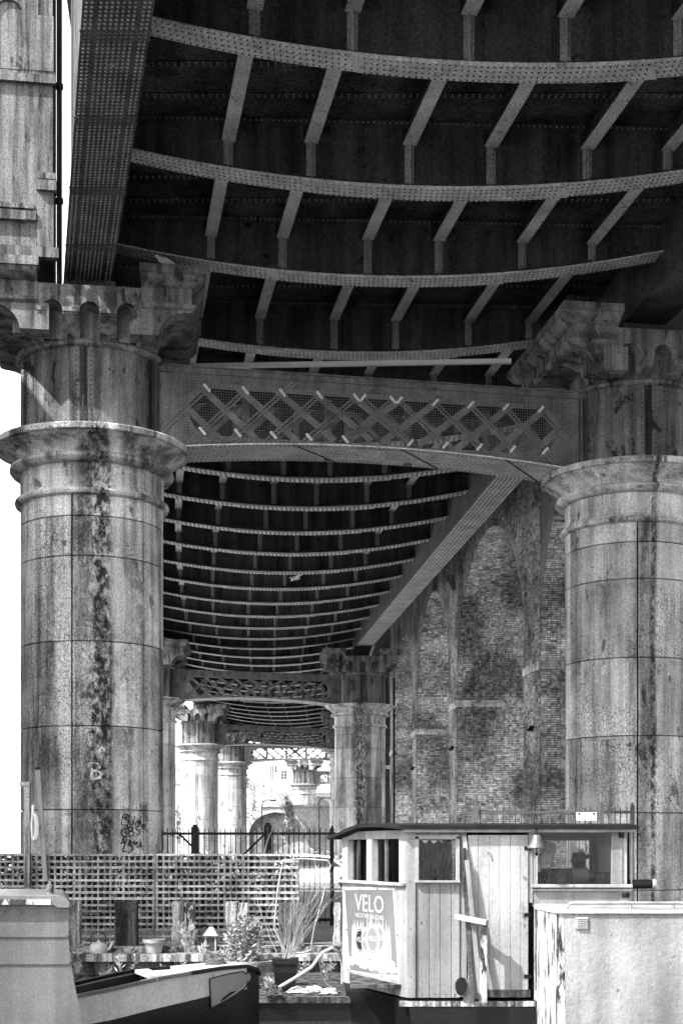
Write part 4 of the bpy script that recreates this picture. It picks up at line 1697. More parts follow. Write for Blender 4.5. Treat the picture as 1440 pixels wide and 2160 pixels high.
railing('iron_railing', 'black spiked iron railing and gate behind the trellis', 342, 708, 28.4, 1747, 1759, GZ + .12, 'rail_black', .105,
        posts=((411, .14, 1745), (565, .15, 1741), (700, .08, 1748)), braces=((378, 1760, 424, 1805), (512, 1805, 556, 1762)))
railing('iron_railing', 'pale spiked railing showing above the wheelhouse roof', 975, 1335, 25.5, 1701, 1714, GZ + .12, 'rail_grey', .105,
        posts=((1003, .08, 1698), (1268, .06, 1698), (1333, .06, 1700)))
sg = MB()
pA, pB = at(1215, 1731, 25.44), at(1258, 1714, 25.44)
sg.bb(pA.x, pB.x, 25.44, 25.455, pA.z, pB.z)
so_ = sg.build('notice_plate', 'sign')
tag(so_, 'small white notice plate on the pale railing, bolted at its corners', 'sign')
for px in (1221, 1252):
    q = MB()
    p = at(px, 1717, 25.435)
    q.lathe([(.001, -.01), (.02, -.01), (.02, .01), (.001, .01)], 8)
    vs = [(v[0] + p.x, v[2] + p.y, v[1] + p.z) for v in q.v]
    q2 = MB()
    q2.add(vs, q.f)
    q2.build('bolt', 'rail_black', so_)

# ------------------------------------------------------------------ pots, kettle, lantern, plants on the ledge
def lathe_thing(name, label, cat, prof, p, mat, n=20, group=None):
    mb = MB()
    mb.lathe(prof, n)
    o = mb.build(name, mat, None, 40)
    o.location = p
    tag(o, label, cat, group)
    return o


kp = at(208, 2009, 22.0)
kt = empty('kettle', (kp.x, 22.0, LZ))
tag(kt, 'old dented kettle standing on the ledge nearest the grey boat', 'kettle')
q = MB()
q.lathe([(.001, 0), (.125, 0), (.135, .03), (.138, .09), (.125, .13), (.09, .155), (.085, .16), (.03, .175), (.02, .19), (.02, .2), (.001, .205)], 24)
q.build('body', 'kettle', kt, 40)
q = MB()
q.tube([(.12, 0, .05), (.17, 0, .07), (.20, 0, .12), (.215, 0, .17), (.235, 0, .175)], [.03, .024, .02, .016, .02], 8)
q.build('spout', 'kettle', kt, 40)
q = MB()
q.tube([(-.11, 0, .14), (-.13, 0, .22), (-.09, 0, .30), (0, 0, .33), (.09, 0, .30), (.11, 0, .22), (.1, 0, .14)], .009, 6)
q.build('handle', 'rail_black', kt, 40)
fp = at(325, 2009, 22.0)
fpo = lathe_thing('flower_pot', 'rough terracotta flowerpot with a thick rim on the ledge', 'flowerpot', [(.001, 0), (.12, 0), (.155, .16), (.18, .16), (.185, .215), (.16, .215), (.15, .18), (.001, .18)], (fp.x, 22.0, LZ), 'pot')
lp = at(445, 2009, 22.05)
ln = empty('lantern', (lp.x, 22.05, LZ))
tag(ln, 'pale square garden lantern standing on the ledge behind the bush', 'lantern')
q = MB()
for sx in (-1, 1):
    for sy in (-1, 1):
        q.bb(sx * .075 - .01, sx * .075 + .01, sy * .075 - .01, sy * .075 + .01, 0, .26)
q.bb(-.095, .095, -.095, .095, 0, .025)
q.bb(-.095, .095, -.095, .095, .245, .27)
q.build('frame', 'pot_pale', ln)
q = MB()
q.loft([[(x * .12, y * .12, .27) for x, y in ((-1, -1), (1, -1), (1, 1), (-1, 1))], [(x * .05, y * .05, .37) for x, y in ((-1, -1), (1, -1), (1, 1), (-1, 1))], [(x * .03, y * .03, .40) for x, y in ((-1, -1), (1, -1), (1, 1), (-1, 1))]])
q.tube([(-.02, 0, .4), (0, 0, .45), (.02, 0, .4)], .005, 5)
q.build('roof', 'pot_pale', ln)
q = MB()
q.bb(-.065, .065, -.065, .065, .03, .24)
q.build('pane', 'pane', ln)

# landing stage with the big planters
stg = empty('landing_stage', (-.9, 20.2, 0))
tag(stg, 'low dark landing stage between the canal wall and the wheelhouse', 'landing stage')
for k in range(20):
    q = MB()
    y = -1.95 + k * .195
    q.bb(-1.35, 1.2, y, y + .185, .25 + random.uniform(-.01, .0), .33 + random.uniform(-.012, .0))
    q.build('plank', 'timber_dark', stg)
q = MB()
q.bb(-1.3, 1.15, -1.9, 1.9, -.3, .24)
q.build('float', 'boat_black', stg)

p1 = at(522, 2083, 19.5)
lathe_thing('planter', 'wide pale flared planter holding the leafy bush', 'planter', [(.001, 0), (.2, 0), (.285, .30), (.33, .30), (.345, .33), (.345, .36), (.30, .36), (.29, .31), (.001, .31)], (p1.x, 19.5, .333), 'pot_pale', 28)
p2 = at(602, 2088, 19.0)
q = MB()
q.loft([[(x * .125, y * .125, 0) for x, y in ((-1, -1), (1, -1), (1, 1), (-1, 1))], [(x * .158, y * .158, .40) for x, y in ((-1, -1), (1, -1), (1, 1), (-1, 1))]])
for (z, e) in ((.36, .172), (.24, .150)):
    q.loft([[(x * e, y * e, z) for x, y in ((-1, -1), (1, -1), (1, 1), (-1, 1))], [(x * e, y * e, z + .07) for x, y in ((-1, -1), (1, -1), (1, 1), (-1, 1))]])
o = q.build('planter', 'pot_black')
o.location = (p2.x, 19.0, .333)
tag(o, 'black square planter holding the bare twiggy bush', 'planter')


def leaf_cloud(mb, n, c, rad, size, tone=(.5, 1.6), flat=False):
    c = Vector(c)
    for _ in range(n):
        d = Vector((random.gauss(0, 1), random.gauss(0, 1), random.gauss(0, 1)))
        d.normalize()
        d *= random.random() ** .45
        p = c + Vector((d.x * rad[0], d.y * rad[1], d.z * rad[2]))
        s = size * random.uniform(.6, 1.4)
        a = Vector((random.gauss(0, 1), random.gauss(0, 1), random.gauss(0, .7))).normalized()
        b = a.cross(Vector((random.gauss(0, 1), random.gauss(0, 1), random.gauss(0, 1)))).normalized()
        mb.add([p - a * s, p - b * s * .4, p + a * s, p + b * s * .4], [(0, 1, 2, 3)], random.uniform(*tone))


sh = empty('leafy_bush', (p1.x, 19.5, .64))
tag(sh, 'bushy leafy shrub growing in the wide pale planter', 'shrub')
q = MB()
for k in range(26):
    a = random.uniform(0, 6.28)
    hgt = random.uniform(.35, .72)
    sp = random.uniform(.02, .24)
    q.tube([(random.uniform(-.1, .1), random.uniform(-.1, .1), -.02), (math.cos(a) * sp * .5 - .02, math.sin(a) * sp * .5, hgt * .5), (math.cos(a) * sp - .05, math.sin(a) * sp, hgt)], [.008, .006, .002], 5)
q.build('stems', 'twig', sh)
q = MB()
for (cx, cz, rx, rz, n) in ((-.05, .45, .2, .26, 420), (-.2, .25, .17, .2, 240), (.1, .22, .18, .2, 260), (-.02, .08, .26, .1, 200), (.12, .5, .1, .14, 120)):
    leaf_cloud(q, n, (cx, 0, cz), (rx, .2, rz), .034)
q.build('foliage', 'leaf', sh, None, 'stuff')

tw = empty('twiggy_bush', (p2.x, 19.0, .73))
tag(tw, 'bare twiggy bush fanning up from the black planter', 'shrub')


def branch(mb, p, d, L, r_, depth):
    pts = [p]
    q_ = p.copy()
    dd = d.copy()
    n = 4
    for k in range(n):
        dd = (dd + Vector((random.uniform(-.2, .2), random.uniform(-.2, .2), random.uniform(-.03, .09)))).normalized()
        q_ = q_ + dd * L / n
        pts.append(q_.copy())
    mb.tube(pts, [r_ * (1 - .7 * k / n) for k in range(n + 1)], 4)
    if depth > 0:
        for _ in range(random.randint(2, 3)):
            k = random.randint(1, n)
            nd = (dd + Vector((random.uniform(-.5, .5), random.uniform(-.4, .4), random.uniform(-.1, .3)))).normalized()
            branch(mb, pts[k], nd, L * random.uniform(.4, .65), r_ * .5, depth - 1)


for k in range(24):
    a = -.34 + .055 * k + random.uniform(-.2, .2)
    q = MB()
    branch(q, Vector((random.uniform(-.07, .08), random.uniform(-.07, .07), 0)), Vector((a, random.uniform(-.3, .3), 1)).normalized(), random.uniform(.6, 1.2), random.uniform(.0035, .0075), 3 if k % 3 == 0 else 2)
    q.build('branch', 'twig', tw)
# garden hoop frame of bent hose behind the twigs
q = MB()
q.tube([at(600, 2005, 19.3), at(578, 1960, 19.3), at(585, 1880, 19.3), at(597, 1815, 19.3), at(640, 1812, 19.3), at(692, 1816, 19.3), at(697, 1826, 19.3), at(682, 1890, 19.3), at(662, 1960, 19.3), at(655, 2005, 19.3), at(640, 2010, 19.3), at(618, 2012, 19.3)], .012, 6)
tag(q.build('plant_hoop', 'hose'), 'bent grey hoop standing around the twiggy bush', 'plant support')
q = MB()
q.tube([at(588, 2084, 18.6), at(625, 2062, 18.6), at(658, 2040, 18.5), at(680, 2010, 18.5), at(700, 2000, 18.5), at(716, 2010, 18.6), at(722, 2035, 18.7), at(722, 2075, 18.8)], .022, 8)
tag(q.build('garden_hose', 'hose', None, 50), 'grey garden hose looping from the planters to the wheelhouse', 'hose')
q = MB()
q.tube([at(676, 2004, 18.9), at(674, 2030, 18.9), at(679, 2060, 18.9), at(690, 2078, 18.85), at(700, 2084, 18.8)], .012, 6)
tag(q.build('thin_cable', 'rope'), 'thin dark cable hanging below the hose loop', 'cable')


def crumple(name, label, cat, c, sx, sy, h, mat):
    n = 12
    rows = []
    for i in range(n + 1):
        row = []
        for j in range(n + 1):
            u, v = 2 * i / n - 1, 2 * j / n - 1
            e = max(0, 1 - (u * u + v * v) ** 1.2)
            row.append((u * sx + random.uniform(-.04, .04), v * sy + random.uniform(-.04, .04), max(.004, h * e * random.uniform(.3, 1.2))))
        rows.append(row)
    q_ = MB()
    q_.strip(rows)
    o_ = q_.build(name, mat)
    md = o_.modifiers.new('sub', 'SUBSURF')
    md.levels = 1
    md.render_levels = 1
    o_.location = c
    tag(o_, label, cat, 'rags on the landing stage')


for (px, py, d, sx, lab) in ((630, 2092, 18.7, .16, 'pale crumpled rag nearest the black planter'), (663, 2088, 18.8, .15, 'crumpled rag in the middle of the landing stage'), (695, 2094, 18.6, .13, 'crumpled rag closest to the wheelhouse')):
    p = at(px, py, d)
    crumple('rag', lab, 'rag', (p.x, d, .335), sx, .14, .09, 'cloth')


def weed(px, py, Zw, z, h, n, label, leafy=.03):
    p = at(px, py, Zw)
    root = empty('weed', (p.x, Zw, z))
    tag(root, label, 'weed', 'weeds along the quay')
    q_ = MB()
    lf = MB()
    for k in range(n):
        a = random.uniform(0, 6.28)
        top = Vector((math.cos(a) * h * .25, math.sin(a) * .08, h * random.uniform(.5, 1)))
        b = Vector((random.uniform(-.03, .03), 0, 0))
        q_.tube([b, b * .5 + top * .55, top], [.006, .004, .002], 4)
        for j in range(9):
            t = random.uniform(.25, 1)
            pp_ = b * (1 - t) + top * t
            d = Vector((random.uniform(-1, 1), random.uniform(-.6, .6), random.uniform(.1, .9))).normalized()
            sd = d.cross(Vector((0, 1, .2))).normalized()
            L_ = leafy * random.uniform(.7, 1.6)
            lf.add([pp_, pp_ + d * L_ + sd * L_ * .25, pp_ + d * L_ * 2.2, pp_ + d * L_ - sd * L_ * .25], [(0, 1, 2, 3)], random.uniform(.7, 2.2))
    q_.build('stems', 'twig', root)
    lf.build('leaves', 'leaf', root, None, 'stuff')


weed(268, 2065, 21.4, .0, .62, 7, 'tall leafy weed growing from the wall below the dark pile')
weed(395, 2010, 21.95, LZ, .5, 12, 'pale straggling weed climbing the split pile')
weed(385, 2045, 21.7, .1, .40, 14, 'clump of weed on the wall below the split pile')
weed(165, 2030, 21.9, LZ - .3, .5, 9, 'dark weed between the grey boat bow and the ledge')
weed(565, 2100, 18.4, .33, .22, 12, 'low weed at the edge of the landing stage')
weed(430, 2012, 21.9, LZ - .08, .25, 8, 'small weed beneath the lantern')
weed(640, 2030, 21.9, .2, .4, 9, 'weed on the canal wall right of the black planter')
weed(225, 2060, 21.8, .05, .4, 16, 'matted weed on the canal wall under the kettle')
weed(330, 2060, 21.8, .05, .36, 16, 'matted weed on the canal wall under the flowerpot')
weed(460, 2025, 21.8, .35, .34, 14, 'drooping weed on the wall left of the pale planter', .04)
weed(690, 2060, 20.5, .33, .34, 12, 'ragged weed behind the rags on the landing stage')
weed(540, 2015, 21.95, LZ, .4, 10, 'weed on the ledge behind the leafy bush')

# ------------------------------------------------------------------ white wheelhouse boat on the right
BY = 16.4


def bx(px, d=BY):
    return (px - 720) * d / FPX


def bz(py, d=BY):
    return E - (py - HZ) * d / FPX


K = Vector((bx(857), BY, 0))
Lc = Vector((.012, 18.4, 0))
boat = empty('wheelhouse_boat', (2.0, 16.8, 0))
tag(boat, 'white plank-sided wheelhouse of a moored canal boat, with a poster on its end', 'boat')
bo_loc = boat.location.copy()


def bc(mb, name, mat, par=None, smooth=None, kind=None, bev=0.0):
    o = mb.build(name, mat, par or boat, smooth, kind)
    if par is None:
        o.location = -bo_loc
    if bev:
        m_ = o.modifiers.new('bevel', 'BEVEL')
        m_.width = bev
        m_.segments = 1
        m_.limit_method = 'ANGLE'
    return o


ZB, ZT = E - 1.70, E + .25
XR_ = bx(1330)


def rect(px0, px1, py0, py1, y0, y1, d=BY):
    q_ = MB()
    q_.bb(bx(px0, d), bx(px1, d), y0, y1, bz(py1, d), bz(py0, d))
    return q_


# side wall boards (towards the viewer)
bc(rect(857, 876.5, 1752, 2106, BY - .03, BY + .06), 'corner_post', 'boat_board', bev=.006)
for a, b in ((877, 905), (905.6, 928), (928.6, 951), (951.6, 969)):
    bc(rect(a, b, 1863, 2106, BY - random.uniform(.0, .004), BY + .03), 'board', 'boat_board', bev=.004)
    bc(rect(a, b, 1751, 1769, BY - random.uniform(.0, .004), BY + .03), 'board', 'boat_board', bev=.004)
for a, b, c, d_ in ((875, 883, 1764, 1862), (961, 969, 1764, 1862), (875, 969, 1762, 1771), (874, 970, 1858, 1863)):
    bc(rect(a, b, c, d_, BY - .045 if c != 1858 else BY - .07, BY + .035), 'window_frame', 'boat_white', bev=.004)
bc(rect(883, 961, 1771, 1858, BY + .012, BY + .016), 'window_pane', 'glass')
cu = MB()
rows = []
for i in range(25):
    x = bx(884) + (bx(955) - bx(884)) * i / 24
    rows.append([(x, BY + .14 + .035 * math.sin(i * 1.9 + z * 2) + .02 * math.sin(i * .7), bz(1776) + (bz(1860) - bz(1776)) * z / 6 + .02 * math.sin(i)) for z in range(7)])
cu.strip(rows)
bc(cu, 'curtain', 'curtain', None, 60)
# jamb, door
bc(rect(970, 984, 1751, 2104, BY + .02, BY + .08), 'door_jamb', 'boat_board')
bc(rect(984, 1116, 1748, 1756, BY - .06, BY + .06), 'door_head', 'boat_white', bev=.004)
dr = empty('door', (0, 0, 0))
dr.parent = boat
edges = [986, 1008, 1030.5, 1053, 1075.5, 1097, 1113]
for a, b in zip(edges[:-1], edges[1:]):
    o = bc(rect(a, b - .5, 1762, 2088, BY - .05 - random.uniform(0, .003), BY - .02), 'door_plank', 'boat_white', dr, bev=.003)
    o.location = -bo_loc
o = bc(rect(986, 1113, 1775, 1790, BY - .019, BY - .004), 'door_batten', 'boat_white', dr)
o.location = -bo_loc
q = MB()
p = at(1105, 1851, BY - .055)
q.lathe([(.001, 0), (.02, 0), (.02, .012), (.001, .012)], 12)
q2 = MB()
q2.add([(v[0] + p.x, BY - .05 - v[2], v[1] + p.z) for v in q.v], q.f)
o = bc(q2, 'lock', 'brass', dr)
o.location = -bo_loc
bc(rect(984, 1118, 2088, 2104, BY - .05, BY + .06), 'door_sill', 'timber_dark')
q = MB()
q.bb(bx(984), bx(1113), BY + .1, BY + .12, bz(2090), bz(1756))
bc(q, 'door_lining', 'dark')
# window bay right of the door
bc(rect(1114, 1122, 1750, 1905, BY - .03, BY + .06), 'window_frame', 'boat_white')
for a, b in ((1122.5, 1127.5), (1128, 1133)):
    bc(rect(a, b, 1752, 1866, BY - .02, BY + .03), 'board', 'boat_white')
bc(rect(1114, 1290, 1747, 1753, BY - .06, BY + .05), 'window_frame', 'boat_white', bev=.004)
bc(rect(1288, 1312, 1753, 1866, BY - .03, BY + .05), 'window_frame', 'boat_board', bev=.006)
bc(rect(1312.5, 1321, 1753, 1866, BY - .01, BY + .05), 'board', 'boat_white')
bc(rect(1118, 1331, 1866, 1873, BY - .09, BY + .05), 'window_sill', 'boat_white', bev=.006)
bc(rect(1122, 1330, 1875, 1880, BY - .06, BY + .05), 'window_sill', 'boat_white', bev=.004)
bc(rect(1122, 1328, 1880, 1912, BY - .015, BY + .05), 'lower_panel', 'boat_board')
bc(rect(1133, 1288, 1753, 1866, BY + .012, BY + .016), 'window_pane', 'glass')
# far side wall of the wheelhouse: posts, header, low wall, with open windows between
YF = 18.4
xl_f, xr_f = .02, XR_
q = MB()
q.bb(xl_f, xr_f, YF - .03, YF, ZB, E - .5)
bc(q, 'far_wall', 'boat_board')
q = MB()
q.bb(xl_f, xr_f, YF - .03, YF, E + .13, E + .2)
bc(q, 'far_header', 'boat_board')
for x in (.05, .62, 1.3, 2.05, 3.2):
    q = MB()
    q.bb(x, x + .12, YF - .035, YF + .003, E - .5, E + .13)
    bc(q, 'far_post', 'boat_board')
q = MB()
q.bb(xr_f - .05, xr_f - .01, BY + .06, YF - .04, ZB, ZT)
bc(q, 'bulkhead', 'boat_board')
q = MB()
q.bb(.1, XR_ - .06, BY + .13, YF - .04, ZB + .1, ZB + .14)
bc(q, 'cabin_floor', 'timber_dark')
q = MB()
q.bb(.75, .80, BY + .14, YF - .6, ZB, E - .30)
# inside: console, folded sails of cloth, dark lamp
q = MB()
q.bb(bx(1136), XR_ - .08, BY + .45, BY + .9, ZB + .1, bz(1842))
q.bb(bx(1160), bx(1225), BY + .5, BY + .8, bz(1842), bz(1834))
bc(q, 'console', 'timber_dark')
q = MB()
q.tube([(bx(1215), BY + .35, bz(1850)), (bx(1250), BY + .35, bz(1848))], [.09, .10], 14)
q.tube([(bx(1250), BY + .35, bz(1848)), (bx(1262), BY + .35, bz(1848))], [.07, .04], 14)
bc(q, 'engine_gauge', 'rail_grey', None, 40)
q = MB()
q.lathe([(.001, .15), (.07, .15), (.085, .11), (.08, 0), (.05, -.07), (.065, -.1), (.07, -.12)], 14, c=(bx(1237), BY + .55, bz(1826)))
q.box((bx(1240), BY + .48, bz(1812)), (.24, .14, .045), Matrix.Rotation(-.3, 3, 'Y'))
bc(q, 'cabin_lamp', 'rail_black', None, 40)


def drape(px0, px1, py0, py1, y, n=9):
    q_ = MB()
    rows_ = []
    for i in range(n + 1):
        f = i / n
        rows_.append([(bx(px0 + (px1 - px0) * f) + .02 * math.sin(j * 1.3) - .05 * (j / 5) * (1 - f), y + .03 * math.sin(i * 1.7 + j * .4), bz(py0 + (py1 - py0) * j / 5) + .03 * (1 - f)) for j in range(6)])
    q_.strip(rows_)
    return q_


bc(drape(1160, 1186, 1778, 1828, BY + .6), 'hanging_cloth', 'cloth', None, 60)
bc(drape(1244, 1258, 1794, 1826, BY + .9, 5), 'hanging_cloth', 'cloth', None, 60)

# end wall with two windows and the poster
dE = (Lc - K)
LE = dE.length
dE.normalize()
nE = Vector((-dE.y, dE.x, 0))
if nE.y > 0:
    nE = -nE


def on_end(px, py, off=0.0):
    """point where the pixel's sight line meets the end wall plane"""
    d = Vector(((px - 720) / FPX, 1, 0))
    # K + t dE = s d
    P0 = K + nE * off
    den = d.x * dE.y - d.y * dE.x
    s_ = (P0.x * dE.y - P0.y * dE.x) / den
    return Vector((d.x * s_, s_, E - (py - HZ) * s_ / FPX))


def end_plate(pts, off0, off1, name, mat, par=None):
    a = [on_end(*p, off=off0) for p in pts]
    b = [p + nE * (off1 - off0) for p in a]
    n = len(pts)
    q_ = MB()
    q_.add(a + b, [tuple(range(n)), tuple(range(n, 2 * n))] + [(i, (i + 1) % n, (i + 1) % n + n, i + n) for i in range(n)])
    return bc(q_, name, mat, par)


def end_strip(u0, u1, z0, z1, off0, off1, name, mat, bev=0.0):
    q_ = MB()
    c = []
    for (u, o_) in ((u0, off0), (u1, off0), (u1, off1), (u0, off1)):
        p = K + dE * u + nE * o_
        c.append((p.x, p.y))
    q_.prism(c, z0, z1, 'z')
    return bc(q_, name, mat, bev=bev)


ZW0, ZW1 = E - .385, E + .14
for k in range(7):
    u = LE * k / 7
    end_strip(u + .002, LE * (k + 1) / 7, ZB - .0, ZW0, -.03, 0 + random.uniform(0, .004), 'end_board', 'boat_white', .003)
end_strip(0, LE, ZW1, E + .24, -.03, .002, 'end_header', 'boat_white')
for u0, u1 in ((0.0, .22), (1.08, 1.26), (LE - .2, LE)):
    end_strip(u0 + .002, u1, ZW0, ZW1, -.10, .006, 'end_post', 'boat_white', .004)
end_strip(0.0, LE, ZW0 - .03, ZW0 + .012, .0, .05, 'end_sill', 'boat_white', .006)
for u0, u1 in ((.22, 1.08), (1.26, LE - .2)):
    end_strip(u0, u1, ZW0, ZW1, -.07, -.066, 'window_pane', 'glass')
    end_strip(u0 + (u1 - u0) * .55, u0 + (u1 - u0) * .62, ZW0, ZW1, -.06, -.03, 'glazing_bar', 'timber_dark')
ps = end_plate([(722, 1872), (834, 1873), (843, 2071), (795, 2062), (737, 2049)], .006, .010, 'poster_board', 'poster_white')
po = end_plate([(727, 1878), (828, 1877), (839, 2057), (790, 2055), (738, 2047)], .0105, .013, 'poster', 'poster', ps)
po.location = (0, 0, 0)


def end_text(s, size_px, cx, cy, mat, name, sxx=1.0, off=.0145):
    vs, fs = text_verts(s, 1.0)
    q_ = MB()
    q_.add([on_end(cx + v.x * size_px * sxx, cy - v.y * size_px, off) for v in vs], fs)
    o_ = q_.build(name, mat, ps)
    return o_


# lettering sits on the poster; the wall recedes so it is laid out along the wall itself
def wall_text(s, u, z, size, mat, name, stretch=1.0, off=.0145, tilt=0.0):
    vs, fs = text_verts(s, size)
    q_ = MB()
    pts = []
    for v in vs:
        P0 = K + dE * (u - v.x * stretch) + nE * off
        pts.append((P0.x, P0.y, z + v.y + tilt * v.x))
    q_.add(pts, fs)
    return q_.build(name, mat, ps)


def uz(px, py):
    P0 = on_end(px, py, .0145)
    return (P0 - K).dot(dE), P0.z


for s, px, py, size, st in (('VELO', 778, 1924, .30, 1.35), ('NICOTINE POUCHES', 778, 1938, .075, 1.35), ('Try a free sample at velo.com', 786, 2038, .06, 1.35), ('This product contains nicotine. 18+ only.', 805, 2056, .03, 1.6)):
    u, z = uz(px, py)
    wall_text(s, u, z, size, 'poster_white', 'lettering', st)
# splash and flames behind four round tins
sp = MB()
u0, z0 = uz(782, 1992)
for k in range(46):
    a = math.pi * k / 45
    h_ = .16 + .22 * random.random() * math.sin(a) + .04
    uu = u0 - .62 * math.cos(a)
    w_ = .05
    pts = []
    for (du, dz) in ((-w_, -.18), (w_, -.18), (w_ * .2 + random.uniform(-.03, .03), h_)):
        P0 = K + dE * (uu + du) + nE * (.0138 + .00002 * k)
        pts.append((P0.x, P0.y, z0 + dz))
    sp.add(pts, [(0, 1, 2)])
for k in range(60):
    uu = u0 + random.uniform(-.75, .75)
    zz = z0 - .18 - random.random() * .12
    s_ = random.uniform(.03, .09)
    pts = []
    for i in range(6):
        a = i * math.pi / 3
        P0 = K + dE * (uu + s_ * math.cos(a) * 1.6) + nE * (.0139 + .00001 * k)
        pts.append((P0.x, P0.y, zz + s_ * .5 * math.sin(a)))
    sp.add(pts, [tuple(range(6))])
sp.build('splash', 'poster_white', ps, None, 'stuff')
for (px, py, m_, ru, rz, lyr) in ((759, 1984, 'poster_dark', .16, .145, 0), (772, 1984, 'poster_mid', .15, .145, 1), (786, 1982, 'poster_mid', .20, .17, 2), (800, 1980, 'poster_mid', .16, .155, 1)):
    u, z = uz(px, py)
    for q_, (e, mm) in enumerate(((1.12, 'poster_white'), (1.0, m_), (.9, 'poster_white'), (.84, m_))):
        d_ = MB()
        pts = []
        for i in range(24):
            a = i * math.pi / 12
            P0 = K + dE * (u + ru * e * math.cos(a)) + nE * (.0146 + .0016 * lyr + .0003 * q_)
            pts.append((P0.x, P0.y, z + rz * e * math.sin(a)))
        d_.add(pts, [tuple(range(24))])
        d_.build('tin_print', mm, ps)
    wall_text('VELO', u, z - .02, .085, 'poster_white', 'lettering', 1.3, .0146 + .0016 * lyr + .0013)
for px, py in ((726, 1877), (758, 1876), (796, 1876), (832, 1879), (731, 1962), (838, 1973), (735, 2047), (752, 2060), (806, 2060)):
    P0 = on_end(px, py, .015)
    q = MB()
    q.rivet(P0, nE, .012, 6)
    q.build('pin', 'rail_black', ps)

# cambered roof with felt edge
rf = MB()
nr = 14
prof = []
for i in range(nr + 1):
    f = i / nr
    u = -.16 + (LE + .34) * f
    z = E + .245 + .04 * math.sin(math.pi * min(1, f * 1.12)) - .10 * max(0, f - .55) / .45
    prof.append((u, z))
rings = []
for X_off in (-.14, .5, 1.2, 2.0, 2.75):
    top, botm = [], []
    for (u, z) in prof:
        p = K + dE * u
        t = (X_off + .14) / 2.89
        xx = (p.x - .14) * (1 - t) + (XR_ + .06) * t if X_off > -.1 else p.x - .14
        top.append((xx, p.y, z + .045 + random.uniform(-.004, .004)))
        botm.append((xx, p.y, z))
    rings.append(top + botm[::-1])
rf.loft(rings)
ro = bc(rf, 'roof', 'felt', None, 30)
tr = MB()
tr.bar((K.x - .05, BY - .1, E + .235), (XR_ + .04, BY - .1, E + .235), .03, .05)
bc(tr, 'eaves_batten', 'boat_board')
# hull and gunwale
hl_ = MB()
hl_.loft([[(.2, YF - .1, -.4), (5.9, YF - .1, -.4), (5.9, BY - .2, -.4), (.9, BY - .2, -.4)], [(.03, YF, ZB - .02), (6.2, YF, ZB - .02), (6.2, BY - .16, ZB - .02), (.76, BY - .16, ZB - .02)]])
bc(hl_, 'hull', 'boat_black')
gw = MB()
gw.bar((.66, BY - .14, ZB - .05), (2.4, BY - .14, ZB - .05), .07, .06)
bc(gw, 'rubbing_strake', 'timber')
# steel cabin trunk in front of the window bay
TY = 15.2
tz = E - .64
xt = bx(1175, TY)
q = MB()
q.loft([[(xt, TY, .06), (6.2, TY, .06), (6.2, BY + .04, .06), (bx(1126), BY + .04, .06)], [(xt + .01, TY, tz - .03), (6.2, TY, tz - .03), (6.2, BY + .04, tz - .03), (bx(1126), BY + .04, tz - .03)]])
tk = bc(q, 'cabin_trunk', 'boat_steel')
q = MB()
q.loft([[(xt - .02, TY - .03, tz - .03), (6.2, TY - .03, tz - .03), (6.2, BY - .02, tz - .03), (bx(1126) - .01, BY - .02, tz - .03)],
        [(xt, TY - .01, tz), (6.2, TY - .01, tz), (6.2, BY - .02, tz + .03), (bx(1126), BY - .02, tz + .03)]])
bc(q, 'trunk_roof', 'boat_white')
q = MB()
q.add([(xt - .004, TY + .004, .07), (xt - .004, TY + .004, tz - .035), (bx(1126) - .004, BY - .03, tz - .035), (bx(1126) - .004, BY - .03, .07)], [(0, 1, 2, 3)])
q.add([(xt - .001, TY - .003, .07), (xt + .09, TY - .003, .07), (xt + .07, TY - .003, tz - .035), (xt - .001, TY - .003, tz - .035)], [(0, 1, 2, 3)])
bc(q, 'peeling_side', 'boat_peel')
q = MB()
z_ = tz + .07
q.tube([(bx(1192, TY + .25), TY + .25, tz), (bx(1202, TY + .25), TY + .25, z_), (bx(1330, TY + .25), TY + .25, z_), (5.9, TY + .25, z_)], .018, 8)
for px in (1330, 1420):
    q.tube([(bx(px, TY + .25), TY + .25, tz - .01), (bx(px, TY + .25), TY + .25, z_)], .014, 6)
bc(q, 'handrail', 'boat_white', None, 50)
vt_ = MB()
vt_.bb(bx(1212, TY), bx(1241, TY), TY - .012, TY + .01, bz(1961, TY), bz(1935, TY))
vo = bc(vt_, 'vent', 'boat_steel')
for k in range(6):
    s_ = MB()
    z = bz(1957.5 - k * 4, TY)
    s_.add([(bx(1215, TY), TY - .014, z + .004), (bx(1238, TY), TY - .014, z + .004), (bx(1238, TY), TY - .032, z - .006), (bx(1215, TY), TY - .032, z - .006),
            (bx(1215, TY), TY - .014, z + .008), (bx(1238, TY), TY - .014, z + .008)], [(0, 1, 2, 3), (3, 2, 5, 4)])
    s_.build('louvre', 'boat_white', vo)
# flush drain, lamp, and small fittings
q = MB()
q.lathe([(.001, .03), (.035, .03), (.04, .0), (.04, -.05), (.03, -.06), (.001, -.06)], 12, c=(bx(1163, 15.6), 15.52, bz(1998, 15.6)))
q.bb(bx(1157, 15.6), bx(1168, 15.6), 15.5, 15.6, bz(2010, 15.6), bz(2002, 15.6))
bc(q, 'side_lamp', 'boat_white', None, 40)
q = MB()
q.tube([(bx(1330), BY + .1, bz(1866)), (bx(1378), BY + .1, bz(1866))], .055, 14)
fo = bc(q, 'rolled_tarp', 'rail_black', None, 40)
q = MB()
q.tube([(bx(1378), BY + .1, bz(1866)), (bx(1386), BY + .1, bz(1866))], .057, 14)
o = q.build('tarp_end', 'boat_white', fo, 40)
for px in (1322, 1327, 1333):
    q = MB()
    q.tube([(bx(px), BY + .05, bz(1880)), (bx(px), BY + .05, bz(1748))], .013, 6)
    bc(q, 'corner_pipe', 'boat_white' if px != 1327 else 'rail_black', None, 50)
q = MB()
